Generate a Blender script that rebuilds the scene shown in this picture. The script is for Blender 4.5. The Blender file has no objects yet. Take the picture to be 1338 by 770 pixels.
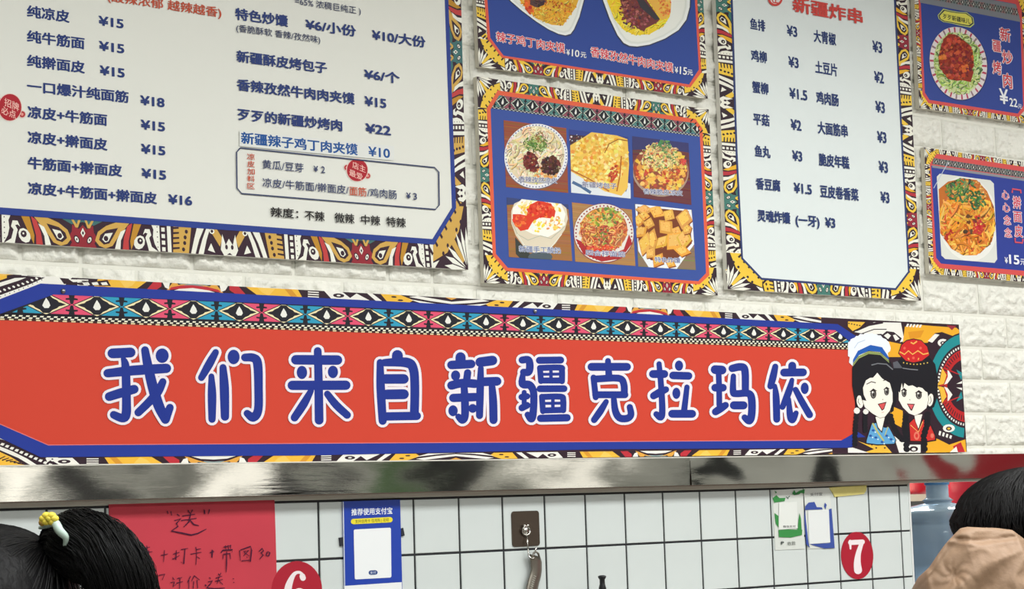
import bpy, math, random
from mathutils import Vector, Matrix, noise
from mathutils.geometry import tessellate_polygon
C = bpy.context.scene
col = C.collection
R = random.Random(7)

# ------------------------------------------------------------------ camera
# wall axes (right, down, into the wall) seen from the camera; wall plane is y = 0
F = 2508.17
M = [[0.7927149216436984, 0.030962236259723143, -0.6088057103289104],
     [0.04247850371400396, 0.993475873792953, 0.1058360284286203],
     [0.6081107051561512, -0.10975895461018867, 0.7862279199807329]]
D = 0.1 / 0.035
ZC = 1.55
CAM = Vector((0, -D, ZC))
def w3(r): return Vector((r[0], r[2], -r[1]))
AX, AY, AZ = w3(M[0]), w3(M[1]), w3(M[2])
cam = bpy.data.cameras.new('camera'); cam.sensor_width = 36; cam.lens = F / 1338 * 36
cam.clip_start = 0.05
co = bpy.data.objects.new('camera', cam); col.objects.link(co)
rot = Matrix((AX, -AY, -AZ)).transposed()
co.matrix_world = Matrix.Translation(CAM) @ rot.to_4x4()
C.camera = co
C.view_settings.view_transform = 'Standard'; C.view_settings.look = 'None'
C.view_settings.exposure = 0.0; C.view_settings.gamma = 1
world = bpy.data.worlds.new('world'); C.world = world; world.use_nodes = True
world.node_tree.nodes['Background'].inputs[0].default_value = (0.8, 0.85, 0.9, 1)
world.node_tree.nodes['Background'].inputs[1].default_value = 0.3
def area(name, loc, sx, sy, power, color=(0.985, 1.0, 0.985), rotation=(0, 0, 0)):
    l = bpy.data.lights.new(name, 'AREA'); l.shape = 'RECTANGLE'; l.size = sx; l.size_y = sy
    l.energy = power; l.color = color
    o = bpy.data.objects.new(name, l); o.location = loc; o.rotation_euler = rotation; col.objects.link(o)
    return o
LAMPS = [(0.9, -1.5, 30), (2.7, -1.5, 32), (4.5, -1.5, 38), (0.6, -3.9, 38), (2.6, -3.9, 38), (4.6, -3.9, 44)]
for lx, ly, lw in LAMPS:
    area('ceiling_lamp', (lx, ly, 2.86), 1.2, 0.6, lw)
area('kitchen_fill', (4.6, 1.2, 2.4), 0.8, 0.8, 95)  # unseen fill lamp added to brighten the space behind the opening

def ray(x, y):
    d = AX * ((x - 669) / F) + AY * ((y - 385) / F) + AZ
    return d
def at(x, y, p=0.0):                       # pixel -> point on the plane standing p proud of the wall
    d = ray(x, y); t = (D - p) / d.y
    return CAM + d * t
def atd(x, y, dist): return CAM + ray(x, y) * dist
def uv(x, y, p=0.0):
    P = at(x, y, p); return P.x, P.z
def lin(c):
    return tuple((v / 255 / 12.92) if v / 255 < 0.04045 else ((v / 255 + 0.055) / 1.055) ** 2.4 for v in c)

# ------------------------------------------------------------------ materials
def mat(name, rgb=(200, 200, 200), rough=0.5, metal=0.0, spec=0.5, bump=0, bscale=30, vary=0, vscale=5, coat=0, attr=False, stretch=None):
    m = bpy.data.materials.new(name); m.use_nodes = True
    nt = m.node_tree; b = nt.nodes['Principled BSDF']
    c = lin(rgb) + (1,)
    b.inputs['Base Color'].default_value = c
    b.inputs['Roughness'].default_value = rough; b.inputs['Metallic'].default_value = metal
    b.inputs['Specular IOR Level'].default_value = spec
    b.inputs['Coat Weight'].default_value = coat
    tc = nt.nodes.new('ShaderNodeTexCoord')
    mp = nt.nodes.new('ShaderNodeMapping'); nt.links.new(tc.outputs['Object'], mp.inputs[0])
    if stretch: mp.inputs['Scale'].default_value = stretch
    if attr:
        a = nt.nodes.new('ShaderNodeAttribute'); a.attribute_name = 'Col'
        nt.links.new(a.outputs['Color'], b.inputs['Base Color'])
    elif vary:
        n = nt.nodes.new('ShaderNodeTexNoise'); n.inputs['Scale'].default_value = vscale; n.inputs['Detail'].default_value = 5
        nt.links.new(mp.outputs[0], n.inputs['Vector'])
        r = nt.nodes.new('ShaderNodeMapRange'); r.inputs[1].default_value = 0.3; r.inputs[2].default_value = 0.7
        nt.links.new(n.outputs[0], r.inputs[0])
        mx = nt.nodes.new('ShaderNodeMix'); mx.data_type = 'RGBA'
        nt.links.new(r.outputs[0], mx.inputs[0])
        mx.inputs[6].default_value = tuple(max(0, v * (1 - vary)) for v in c[:3]) + (1,)
        mx.inputs[7].default_value = tuple(min(1, v * (1 + vary * .5)) for v in c[:3]) + (1,)
        nt.links.new(mx.outputs[2], b.inputs['Base Color'])
    if bump:
        n = nt.nodes.new('ShaderNodeTexNoise'); n.inputs['Scale'].default_value = bscale; n.inputs['Detail'].default_value = 6
        nt.links.new(mp.outputs[0], n.inputs['Vector'])
        bp = nt.nodes.new('ShaderNodeBump'); bp.inputs['Strength'].default_value = bump; bp.inputs['Distance'].default_value = 0.01
        nt.links.new(n.outputs[0], bp.inputs['Height']); nt.links.new(bp.outputs[0], b.inputs['Normal'])
    return m
M_PRINT = mat('printed_ink', attr=True, rough=0.5, spec=0.15, bump=0.02, bscale=60)
M_EDGE = mat('board_edge', (205, 200, 184), rough=0.6)
M_BOARD = mat('board_white', (226, 224, 216), rough=0.5, spec=0.2)
M_BRICK = mat('white_foam_brick', (233, 232, 222), rough=0.6, bump=0.9, bscale=42, vary=0.06, vscale=9)
M_MORTAR = mat('white_foam_joint', (226, 225, 214), rough=0.8, bump=0.1, bscale=60)
M_PAINT = mat('painted_wall', (208, 210, 206), rough=0.8, vary=0.05, vscale=2)
M_TILE = mat('pale_glazed_tile', (210, 217, 215), rough=0.3, spec=0.3, bump=0.05, bscale=14, vary=0.04, vscale=6)
M_GROUT = mat('black_grout', (22, 24, 30), rough=0.6)
M_TRIM = mat('offwhite_plaster', (218, 212, 200), rough=0.6, vary=0.06, vscale=20)
M_DARK = mat('dark_brown', (84, 72, 62), rough=0.4, metal=0.4)
M_SCREW = mat('steel_screw', (150, 150, 155), rough=0.3, metal=1)

# ------------------------------------------------------------------ object helpers
def tag(o, label=None, cat=None, group=None, kind=None):
    if label: o['label'] = label
    if cat: o['category'] = cat
    if group: o['group'] = group
    if kind: o['kind'] = kind
    return o
def empty(name, loc, label=None, cat=None, group=None):
    o = bpy.data.objects.new(name, None); o.location = loc; o.empty_display_size = 0.05
    col.objects.link(o); return tag(o, label, cat, group)
def wloc(o):
    v = Vector((0, 0, 0))
    while o is not None: v += o.location; o = o.parent
    return v
def link(name, verts, faces, m, parent=None, origin=None, smooth=False):
    """vertices are given in world space; every object gets its own origin"""
    if origin is None:
        xs = [v[0] for v in verts]; ys = [v[1] for v in verts]; zs = [v[2] for v in verts]
        origin = Vector(((min(xs) + max(xs)) / 2, (min(ys) + max(ys)) / 2, min(zs)))
    origin = Vector(origin)
    me = bpy.data.meshes.new(name)
    me.from_pydata([(v[0] - origin.x, v[1] - origin.y, v[2] - origin.z) for v in verts], [], faces)
    me.materials.append(m)
    if smooth: me.polygons.foreach_set('use_smooth', [True] * len(me.polygons))
    me.update()
    o = bpy.data.objects.new(name, me); col.objects.link(o)
    o.location = origin - (wloc(parent) if parent else Vector((0, 0, 0)))
    o.parent = parent
    return o
class G:                                    # geometry collector
    def __init__(s): s.v = []; s.f = []
    def box(s, x0, x1, y0, y1, z0, z1):
        b = len(s.v)
        s.v += [(x, y, z) for z in (z0, z1) for y in (y0, y1) for x in (x0, x1)]
        s.f += [tuple(b + i for i in q) for q in ((0, 2, 3, 1), (4, 5, 7, 6), (0, 1, 5, 4), (2, 6, 7, 3), (0, 4, 6, 2), (1, 3, 7, 5))]
        return s
    def slab(s, front, depth):              # polygon on a plane facing -y, pushed back by depth
        n = len(front); b = len(s.v)
        s.v += [tuple(p) for p in front] + [(p[0], p[1] + depth, p[2]) for p in front]
        s.f.append(tuple(range(b, b + n))); s.f.append(tuple(range(b + 2 * n - 1, b + n - 1, -1)))
        for i in range(n):
            j = (i + 1) % n; s.f.append((b + j, b + i, b + n + i, b + n + j))
        return s
    def tube(s, pts, r, sides=8, cap=True):
        b = len(s.v); n = len(pts); pts = [Vector(p) for p in pts]
        up = None
        for i, p in enumerate(pts):
            t = (pts[min(i + 1, n - 1)] - pts[max(i - 1, 0)]).normalized()
            if up is None:
                up = Vector((0, 0, 1)) if abs(t.z) < 0.9 else Vector((1, 0, 0))
            a = t.cross(up)
            if a.length < 1e-6: a = t.orthogonal()
            a.normalize(); c = t.cross(a).normalized(); up = -c
            rr = r[i] if isinstance(r, (list, tuple)) else r
            for k in range(sides):
                q = 2 * math.pi * k / sides
                s.v.append(tuple(p + (a * math.cos(q) + c * math.sin(q)) * rr))
        for i in range(n - 1):
            for k in range(sides):
                k2 = (k + 1) % sides
                s.f.append((b + i * sides + k, b + i * sides + k2, b + (i + 1) * sides + k2, b + (i + 1) * sides + k))
        if cap:
            s.f.append(tuple(b + k for k in range(sides - 1, -1, -1))); s.f.append(tuple(b + (n - 1) * sides + k for k in range(sides)))
        return s
    def lathe(s, prof, cx, cy, sides=32, z0=0):
        b = len(s.v)
        for r, z in prof:
            for k in range(sides):
                q = 2 * math.pi * k / sides
                s.v.append((cx + r * math.cos(q), cy + r * math.sin(q), z0 + z))
        for i in range(len(prof) - 1):
            for k in range(sides):
                k2 = (k + 1) % sides
                s.f.append((b + i * sides + k, b + i * sides + k2, b + (i + 1) * sides + k2, b + (i + 1) * sides + k))
        return s
    def ell(s, c, rx, ry, rz, nu=16, nv=10, fn=None):
        b = len(s.v); c = Vector(c)
        for i in range(nv + 1):
            a = math.pi * i / nv
            for k in range(nu):
                q = 2 * math.pi * k / nu
                p = Vector((rx * math.sin(a) * math.cos(q), ry * math.sin(a) * math.sin(q), rz * math.cos(a)))
                if fn: p = fn(p)
                s.v.append(tuple(c + p))
        for i in range(nv):
            for k in range(nu):
                k2 = (k + 1) % nu
                s.f.append((b + i * nu + k, b + (i + 1) * nu + k, b + (i + 1) * nu + k2, b + i * nu + k2))
        return s
    def out(s, name, m, parent=None, smooth=False, origin=None): return link(name, s.v, s.f, m, parent, origin, smooth)

# ------------------------------------------------------------------ flat print helper (works in photograph pixels, lands on the board's own plane)
def clip_half(pts, a, b, c):                # keep a*x+b*y+c >= 0
    out = []
    for i in range(len(pts)):
        p, q = pts[i], pts[(i + 1) % len(pts)]
        dp, dq = a * p[0] + b * p[1] + c, a * q[0] + b * q[1] + c
        if dp >= 0: out.append(p)
        if (dp >= 0) != (dq >= 0):
            t = dp / (dp - dq); out.append((p[0] + (q[0] - p[0]) * t, p[1] + (q[1] - p[1]) * t))
    return out
def clip_poly(pts, cl):
    cx = sum(p[0] for p in cl) / len(cl); cy = sum(p[1] for p in cl) / len(cl)
    for i in range(len(cl)):
        p, q = cl[i], cl[(i + 1) % len(cl)]
        a, b = -(q[1] - p[1]), q[0] - p[0]; c = -(a * p[0] + b * p[1])
        if a * cx + b * cy + c < 0: a, b, c = -a, -b, -c
        pts = clip_half(pts, a, b, c)
        if len(pts) < 3: return []
    return pts
def ring(cx, cy, rx, ry, n=16, rotd=0, jit=0, rnd=None, a0=0, a1=360):
    o = []; ca, sa = math.cos(math.radians(rotd)), math.sin(math.radians(rotd))
    full = a1 - a0 >= 360
    for k in range(n if full else n + 1):
        q = math.radians(a0 + (a1 - a0) * k / n); j = 1 + (rnd.uniform(-jit, jit) if jit else 0)
        x, y = rx * math.cos(q) * j, ry * math.sin(q) * j
        o.append((cx + x * ca - y * sa, cy + x * sa + y * ca))
    return o
def zoomed(ox, oy, s): return lambda pts: [(ox + p[0] / s, oy + p[1] / s) for p in pts]
def smoothpath(pts, n):
    pts = [Vector(p) for p in pts]; out = []
    for i in range(len(pts) - 1):
        p0, p1, p2, p3 = pts[max(i - 1, 0)], pts[i], pts[i + 1], pts[min(i + 2, len(pts) - 1)]
        for k_ in range(n):
            t = k_ / n; out.append(.5 * ((2 * p1) + (p2 - p0) * t + (2 * p0 - 5 * p1 + 4 * p2 - p3) * t * t + (3 * p1 - p0 - 3 * p2 + p3) * t ** 3))
    return out + [pts[-1]]
class Print:
    E = 1.5e-6
    def __init__(s, proud, clip=None):
        s.p = proud; s.v = []; s.f = []; s.c = []; s.k = 0.0; s.clip = clip; s.map = None
    def poly(s, pts, c, k=1.0):
        s.k += k
        if s.map: pts = [s.map(p) for p in pts]
        if s.clip: pts = clip_poly(pts, s.clip)
        if len(pts) < 3: return
        y = s.p + s.k * s.E
        P = [at(a, b, y) for a, b in pts]
        b0 = len(s.v); s.v += [tuple(q) for q in P]
        if len(pts) == 3: tris = [(0, 1, 2)]
        else: tris = tessellate_polygon([[Vector((q.x, q.z, 0)) for q in P]])
        for t in tris:
            a, b, c2 = (P[i] for i in t)
            if ((b.x - a.x) * (c2.z - a.z) - (b.z - a.z) * (c2.x - a.x)) < 0: t = (t[0], t[2], t[1])
            s.f.append(tuple(b0 + i for i in t)); s.c.append(lin(c))
    def ell(s, cx, cy, rx, ry, c, n=14, rotd=0): s.poly(ring(cx, cy, rx, ry, n, rotd), c)
    def ribbon(s, pts, w, c, k=1.0):
        n = len(pts); L = []; Rr = []
        for i in range(n):
            a = pts[max(0, i - 1)]; b = pts[min(n - 1, i + 1)]
            dx, dy = b[0] - a[0], b[1] - a[1]; l = math.hypot(dx, dy) or 1
            ww = (w[i] if isinstance(w, (list, tuple)) else w) / 2
            L.append((pts[i][0] - dy / l * ww, pts[i][1] + dx / l * ww)); Rr.append((pts[i][0] + dy / l * ww, pts[i][1] - dx / l * ww))
        s.k += k; kk = s.k
        for i in range(n - 1):
            s.k = kk; s.poly([L[i], L[i + 1], Rr[i + 1], Rr[i]], c, 0)
    def cap(s, pts, r, c, n=14):            # round-ended brush stroke
        rr = r if isinstance(r, (list, tuple)) else [r] * len(pts)
        if len(pts) > 2:
            q = [Vector((p[0], p[1], w)) for p, w in zip(pts, rr)]; q = smoothpath(q, 4); pts = [(v.x, v.y) for v in q]; rr = [v.z for v in q]
        for i, p in enumerate(pts): s.poly(ring(p[0], p[1], rr[i], rr[i], n), c, .5)
        for i in range(len(pts) - 1):
            s.ribbon([pts[i], pts[i + 1]], [2 * rr[i], 2 * rr[i + 1]], c, .5)
    def out(s, name, parent, m=None, label=None):
        o = link(name, s.v, s.f, m or M_PRINT, parent)
        a = o.data.color_attributes.new('Col', 'FLOAT_COLOR', 'CORNER')
        buf = []
        for c in s.c: buf += list(c) + [1.0] * 1 + list(c) + [1.0] + list(c) + [1.0]
        a.data.foreach_set('color', buf)
        if label: o['label'] = label
        return o
_tc = {}
def glyphs(txt):
    if txt in _tc: return _tc[txt]
    c = bpy.data.curves.new('t', 'FONT'); c.body = txt; c.resolution_u = 3; c.fill_mode = 'FRONT'; c.dimensions = '2D'
    o = bpy.data.objects.new('t', c); me = bpy.data.meshes.new_from_object(o)
    v = [(p.co.x, p.co.y) for p in me.vertices]; f = [tuple(p.vertices) for p in me.polygons]
    bpy.data.objects.remove(o); bpy.data.curves.remove(c); bpy.data.meshes.remove(me)
    _tc[txt] = (v, f); return v, f
def text(P, txt, x0, y0, x1, h, c, off=0.02, y1=None, shear=0, lift=30):
    """one line of lettering: left-middle pixel, right end pixel x, ink height in pixels; weight comes from overprinted copies"""
    v, f = glyphs(txt)
    if not v: return
    cjk = any(ord(k) > 0x2e80 for k in txt)
    mid, em = (0.38, 0.92) if cjk else (0.365, 0.75)
    ax = min(p[0] for p in v) - off; bx = max(p[0] for p in v) + off; em += off * 2
    u0, z0 = uv(x0, y0, P.p)
    if y1 is None:
        y = y0
        for _ in range(6):
            u1, z1 = uv(x1, y, P.p); y += (z1 - z0) / 0.0013 * 0.9
    else: y = y1
    u1, z1 = uv(x1, y, P.p)
    hz = uv(x0, y0 - h / 2, P.p)[1] - uv(x0, y0 + h / 2, P.p)[1]
    sc = hz / em
    if off < .004: sh = [(0, 0)]
    elif off < .04: sh = [(off * .7, off * .7), (-off * .7, off * .7), (off * .7, -off * .7), (-off * .7, -off * .7), (off, 0), (-off, 0)]
    else: sh = [(off * math.cos(k * math.pi / 5), off * math.sin(k * math.pi / 5)) for k in range(10)] + [(0, 0)] + [(off * .5 * math.cos(k * math.pi / 3), off * .5 * math.sin(k * math.pi / 3)) for k in range(6)]
    P.k += lift
    for sx, sy in sh:
        P.k += .7
        yy = -(P.p + P.k * P.E); b0 = len(P.v)
        for p in v:
            t = (p[0] + sx - ax) / (bx - ax)
            hh = (p[1] + sy - mid) * sc
            P.v.append((u0 + (u1 - u0) * t + hh * shear, yy, z0 + (z1 - z0) * t + hh))
        for q in f:
            a, b, d = (P.v[b0 + i] for i in q[:3])
            fl = ((b[0] - a[0]) * (d[2] - a[2]) - (b[2] - a[2]) * (d[0] - a[0])) < 0
            q = [b0 + i for i in (q[::-1] if fl else q)]
            for i in range(1, len(q) - 1):
                P.f.append((q[0], q[i], q[i + 1])); P.c.append(lin(c))
def outlined(P, txt, x0, y0, x1, h, ci, co_, oo=0.07, oi=0.015, **k):
    text(P, txt, x0, y0, x1, h, co_, off=oo, **k); text(P, txt, x0 + h * .05, y0, x1 - h * .05, h * .94, ci, off=oi, **k)

# ------------------------------------------------------------------ ornament
def quad_map(A, B, Cc, Dd, L, Hh):          # local (0..L, 0..Hh) -> pixels through wall space: A->B outer edge, Cc->Dd inner edge
    a, b, c, d = (uv(*q) for q in (A, B, Cc, Dd))
    def f(p):
        s, t = p[0] / L, p[1] / Hh
        x = (a[0] * (1 - s) + b[0] * s) * (1 - t) + (c[0] * (1 - s) + d[0] * s) * t
        z = (a[1] * (1 - s) + b[1] * s) * (1 - t) + (c[1] * (1 - s) + d[1] * s) * t
        return topx(x, z)
    return f
def topx(x, z, y=0.0):
    d = Vector((x, y, z)) - CAM
    w = d.dot(AZ); return (669 + F * d.dot(AX) / w, 385 + F * d.dot(AY) / w)
PAL_OLD = dict(dk=(58, 38, 50), wh=(236, 236, 224), go=(208, 166, 84), oc=(190, 138, 48), cr=(146, 44, 54), re=(192, 66, 66), te=(66, 112, 112))
PAL_NEW = dict(dk=(52, 36, 46), wh=(240, 238, 224), go=(240, 200, 70), oc=(236, 178, 46), cr=(150, 44, 60), re=(184, 52, 62), te=(70, 122, 112))
def unit(add, p, tealeye=False):
    dk, wh, go, oc, cr, re_, te = (p[k] for k in ('dk', 'wh', 'go', 'oc', 'cr', 're', 'te'))
    add([(0, 0), (193, 0), (193, 38), (0, 38)], dk)
    add([(0, 38), (0, 34), (14, 30), (28, 38)] if not tealeye else [(0, 38), (0, 32), (20, 27), (40, 38)], te)
    add([(0, 30), (5, 24), (13, 30), (14, 20), (19, 12), (14, 6), (17, 0), (0, 0)], cr if not tealeye else te)
    add(ring(8, 10, 3.4, 6, 8, -20), dk); add(ring(8, 10, 2.2, 4.2, 8, -20), wh); add(ring(8, 10, 1, 2, 6), dk)
    add([(0, 26), (3, 19), (0, 13)], wh); add([(0, 22), (1.4, 19), (0, 16)], dk)
    add([(2, 38), (6, 26), (9, 26), (15, 38), (12, 38), (7.5, 30), (5, 38)], go)
    add([(15, 10), (20, 3), (28, 0), (37, 4), (43, 14), (58, 34), (61, 38), (44, 37), (30, 31), (19, 22)], go)
    add([(20, 11), (26, 5), (33, 7), (37, 14), (45, 29), (30, 25), (22, 18)], dk)
    add([(24, 12), (28, 8), (32, 10), (38, 22), (28, 20)], wh); add(ring(29, 13.5, 3, 3.8, 8), dk)
    add([(40, 0), (47, 0), (48, 12), (55, 28), (48, 24), (43, 12)], wh)
    add([(50, 0), (58, 0), (58, 12), (64, 38), (57, 32), (52, 16)], re_)
    add([(61, 0), (76, 38), (66, 38), (60, 12)], oc)
    add(ring(72, 11, 7, 10, 10, -20), wh); add(ring(73, 13, 3.8, 4.8, 8), dk); add(ring(73.4, 13.6, 1.2, 1.6, 6), wh)
    add([(77, 22), (80, 30), (86, 30), (88, 22), (85, 18), (88, 6), (96, 0), (84, 0), (82, 10), (80, 18), (83, 24), (80, 25)], wh)
    add([(88, 38), (99, 38), (99, 0), (97, 0), (92, 10), (90, 20), (91, 30)], wh)
    for y in (6, 13, 20, 27, 34): add(ring(96, y, .8, 1, 5), dk)
    for y in (1, 10, 19, 28): add([(101.5, y), (106, y), (106, y + 5.5), (101.5, y + 5.5)], wh)
    add([(109, 0), (114, 0), (114, 38), (109, 38)], wh)
    add([(116, 0), (137, 0), (142, 38), (118, 38)], go)
    for y in (4, 11, 18, 25, 32): add([(115, y), (125, y + 1.5), (125, y + 4), (115, y + 3)], dk)
    for x, y in ((130, 5), (132, 14), (133, 22), (135, 30)): add(ring(x, y, 2.2, 3, 7), dk)
    add([(140, 0), (146, 0), (152, 20), (160, 38), (150, 38), (145, 20)], wh)
    add([(150, 0), (157, 0), (162, 20), (168, 38), (163, 38), (156, 20)], wh)
    add([(163, 6), (173, 3), (168, 16)], wh)
    add([(165, 38), (176, 38), (184, 24), (180, 12), (172, 26)], go); add(ring(170, 33, 3.6, 4, 8), wh); add(ring(170, 33, 2, 2.4, 6), dk)
    add([(193, 24), (188, 15), (184, 30), (181, 8), (185, 0), (193, 0)], wh); add(ring(189, 12, 2, 3.6, 7), dk); add([(189, 1), (193, 4), (193, 1)], dk)
def band(P, A, B, Cc, Dd, units, start=0.0, pal=PAL_NEW, teal=False):
    """units = how many half-repeats the band holds; start = offset in half-repeats"""
    L = units * 193.0
    f = quad_map(A, B, Cc, Dd, L, 38.0)
    k0 = P.k; kmax = k0
    n0 = math.floor(start); n = n0
    while (n - start) < units:
        P.k = k0
        x0 = (n - start) * 193
        mir = n % 2
        def add(pts, c):
            q = [(x0 + (193 - a if mir else a), b) for a, b in pts]
            q = clip_half(q, 1, 0, 0); q = clip_half(q, -1, 0, L) if len(q) > 2 else []
            P.k += 1
            if len(q) > 2: P.map = f; P.poly(q, c, 0); P.map = None
        unit(add, pal, teal)
        kmax = max(kmax, P.k); n += 1
    P.k = kmax
def bandf(P, A, B, Cc, Dd, f1, f2, pal=PAL_NEW, teal=False):
    """like band, but fitted so that two neighbouring flower centres land on pixels f1 and f2"""
    a, b = Vector(uv(*A)), Vector(uv(*B)); d = b - a
    t1 = (Vector(uv(*f1)) - a).dot(d) / d.dot(d); t2 = (Vector(uv(*f2)) - a).dot(d) / d.dot(d)
    un = 2 / abs(t2 - t1); band(P, A, B, Cc, Dd, un, -t1 * un, pal, teal)
def corner(P, O, X, Y, I, pal=PAL_NEW):      # O outer corner, X / Y ends along the two edges, I inner corner
    P.map = quad_map(O, X, Y, I, 40, 40)
    dk, wh, go = pal['dk'], pal['wh'], pal['go']
    P.poly([(0, 0), (40, 0), (40, 40), (0, 40)], dk)
    P.poly([(40, 4), (40, 18), (18, 40), (4, 40), (10, 24), (24, 10)], go)
    for a in range(7):
        t = a / 6; x, y = 40 - 36 * t, 4 + 36 * t
        mx, my = 20 + (x - 20) * .9, 20 + (y - 20) * .9
        P.poly([(mx + 3, my + 2), (mx + 8, my + 7), (mx + 6.5, my + 8.5), (mx + 1.5, my + 3.5)], dk)
    for a in range(5):
        t = (a + .5) / 5; x, y = 36 - 30 * t, 8 + 30 * t
        P.poly(ring(x * .86, y * .86, 1.5, 1.5, 6), dk)
    P.poly([(6, 4), (23, 19), (19, 23), (4, 6)], go)
    for a in (4, 17, 31, 59, 73, 86):
        ca, sa = math.cos(math.radians(a)), math.sin(math.radians(a))
        for r0, wd in ((27, 1.7),):
            P.poly([(ca * 3, sa * 3), (ca * 18 - sa * wd, sa * 18 + ca * wd), (ca * r0, sa * r0), (ca * 18 + sa * wd, sa * 18 - ca * wd)], wh)
    P.poly([(38, 0), (40, 0), (40, 3), (33, 5)], wh)
    P.map = None
def diamonds(P, TLp, TRp, BLp, BRp, n, off, cols, detail=True, dark=(36, 36, 44), cream=(240, 226, 180), bgk=None):
    """row of stepped diamonds; n cells across, off = position of first diamond centre in cells"""
    f = quad_map(BLp, BRp, TLp, TRp, n, 2.0); k0 = P.k
    def loc(pts, cx): return [(cx + x / 2, y + 1) for x, y in pts]
    def put(pts, cx, c):
        q = clip_half(clip_half(loc(pts, cx), 1, 0, 0), -1, 0, n) if pts else []
        P.k += 1
        if len(q) > 2: P.map = f; P.poly(q, c, 0); P.map = None
    kk = k0
    for i in range(-1, int(n) + 2):
        P.k = k0; cx = off + i; c = cols[i % 2]
        put([(0, -1), (2, -1), (2, 1), (0, 1)], cx, c)
        bx = cx + .5
        for sy in (1, -1):
            put([(-.05, 0), (.05, 0), (.09, sy * .5), (.24, sy * .5), (.24, sy * .66), (.1, sy * .72), (.12, sy), (-.12, sy), (-.1, sy * .72), (-.24, sy * .66), (-.24, sy * .5), (-.09, sy * .5)], bx, dark)
        kk = max(kk, P.k)
    for i in range(-1, int(n) + 2):
        P.k = kk; cx = off + i
        put([(-.98, 0), (0, -1.2), (.98, 0), (0, 1.2)], cx, dark)
        put([(-.9, 0), (0, -1.1), (.9, 0), (0, 1.1)], cx, cream)
        put([(-.78, 0), (-.6, .16), (-.5, .22), (-.42, .42), (-.25, .62), (-.12, .95), (.12, .95), (.25, .62), (.42, .42), (.5, .22), (.6, .16), (.78, 0),
             (.6, -.16), (.5, -.22), (.42, -.42), (.25, -.62), (.12, -.95), (-.12, -.95), (-.25, -.62), (-.42, -.42), (-.5, -.22), (-.6, -.16)], cx, dark)
        put([(0, .62), (.11, .2), (.16, -.15), (.1, -.42), (-.06, -.45), (-.15, -.2), (-.09, .2)], cx, (235, 235, 228))
        if detail:
            bx = cx + .5
            cB = cols[i % 2]
            put([(-.22, .26), (-.2, .3), (.22, -.24), (.2, -.3)], bx, cB); put([(-.22, -.26), (-.2, -.3), (.22, .24), (.2, .3)], bx, cB)
        k2 = P.k
    P.k = k2
def checker(P, TLp, TRp, BLp, BRp, n, rows, a=(240, 236, 215), b=(34, 32, 38)):
    P.map = quad_map(BLp, BRp, TLp, TRp, n, rows)
    P.poly([(0, 0), (n, 0), (n, rows), (0, rows)], b)
    k = P.k + 1
    for r in range(rows):
        for i in range(r % 2, n, 2):
            P.k = k; P.poly([(i, r + .12), (i + 1, r + .12), (i + 1, r + .88), (i, r + .88)], a, 0)
    P.map = None
def jig(c, d, r): return tuple(max(0, min(255, v + r.uniform(-d, d))) for v in c)
def noodles(P, cx, cy, rx, ry, n, L, w, cols, r, wob=1.2, rotd=0):
    for i in range(n):
        q = r.uniform(0, 6.283); t = math.sqrt(r.random())
        x, y = rx * t * math.cos(q), ry * t * math.sin(q)
        ca, sa = math.cos(math.radians(rotd)), math.sin(math.radians(rotd))
        x, y = cx + x * ca - y * sa, cy + x * sa + y * ca
        h = r.uniform(0, 6.283); tw = r.uniform(-wob, wob); pts = [(x, y)]
        for s_ in range(4):
            h += tw * .6; x += L / 4 * math.cos(h); y += L / 4 * math.sin(h)
            e = math.hypot((x - cx) / rx, (y - cy) / ry)
            if e > 1.08: x = cx + (x - cx) / e; y = cy + (y - cy) / e
            pts.append((x, y))
        c = jig(r.choice(cols), 16, r)
        if i % 3 == 0: P.ribbon([(a + w * .35, b + w * .35) for a, b in pts], w, tuple(v * .55 for v in c), .6)
        P.ribbon(pts, [w * .6, w, w, w, w * .5], c, .6)
def blobs(P, cx, cy, rx, ry, n, s, cols, r, jit=.3, rotd=0):
    for i in range(n):
        q = r.uniform(0, 6.283); t = math.sqrt(r.random())
        x, y = rx * t * math.cos(q), ry * t * math.sin(q)
        ca, sa = math.cos(math.radians(rotd)), math.sin(math.radians(rotd))
        ss = s * r.uniform(.6, 1.3)
        P.poly(ring(cx + x * ca - y * sa, cy + x * sa + y * ca, ss, ss * r.uniform(.5, 1), 7, r.uniform(0, 180), jit, r), jig(r.choice(cols), 14, r), .6)

# ------------------------------------------------------------------ the room
OPEN_U = 3.300
g = G(); g.box(-2.5, 7, 0, 0.12, 1.575, 2.9); g.box(-2.5, OPEN_U, 0, 0.12, 0, 1.575); g.box(OPEN_U, 7, 0, 0.12, 0, 0.9)
wall = g.out('wall_back', M_MORTAR, origin=(0, 0, 0)); tag(wall, kind='structure')
tag(G().box(-2.5, 7, -6, 3, -0.05, 0).out('floor', mat('floor_tile', (150, 146, 140), rough=.35, vary=.1)), kind='structure')
tag(G().box(-2.5, 7, -6, 3, 2.9, 2.95).out('ceiling', mat('ceiling_paint', (215, 213, 206), rough=.9)), kind='structure')
tag(G().box(-2.6, -2.5, -6, 3, 0, 2.9).out('wall_left', M_PAINT), kind='structure')
tag(G().box(7, 7.1, -6, 3, 0, 2.9).out('wall_right', M_PAINT), kind='structure')
tag(G().box(-2.6, 7.1, -6.1, -6, 0, 2.9).out('wall_front', M_PAINT), kind='structure')
tag(G().box(-2.6, 7.1, 3, 3.1, 0, 2.9).out('wall_rear', mat('kitchen_wall', (120, 118, 116), rough=.7)), kind='structure')
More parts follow.
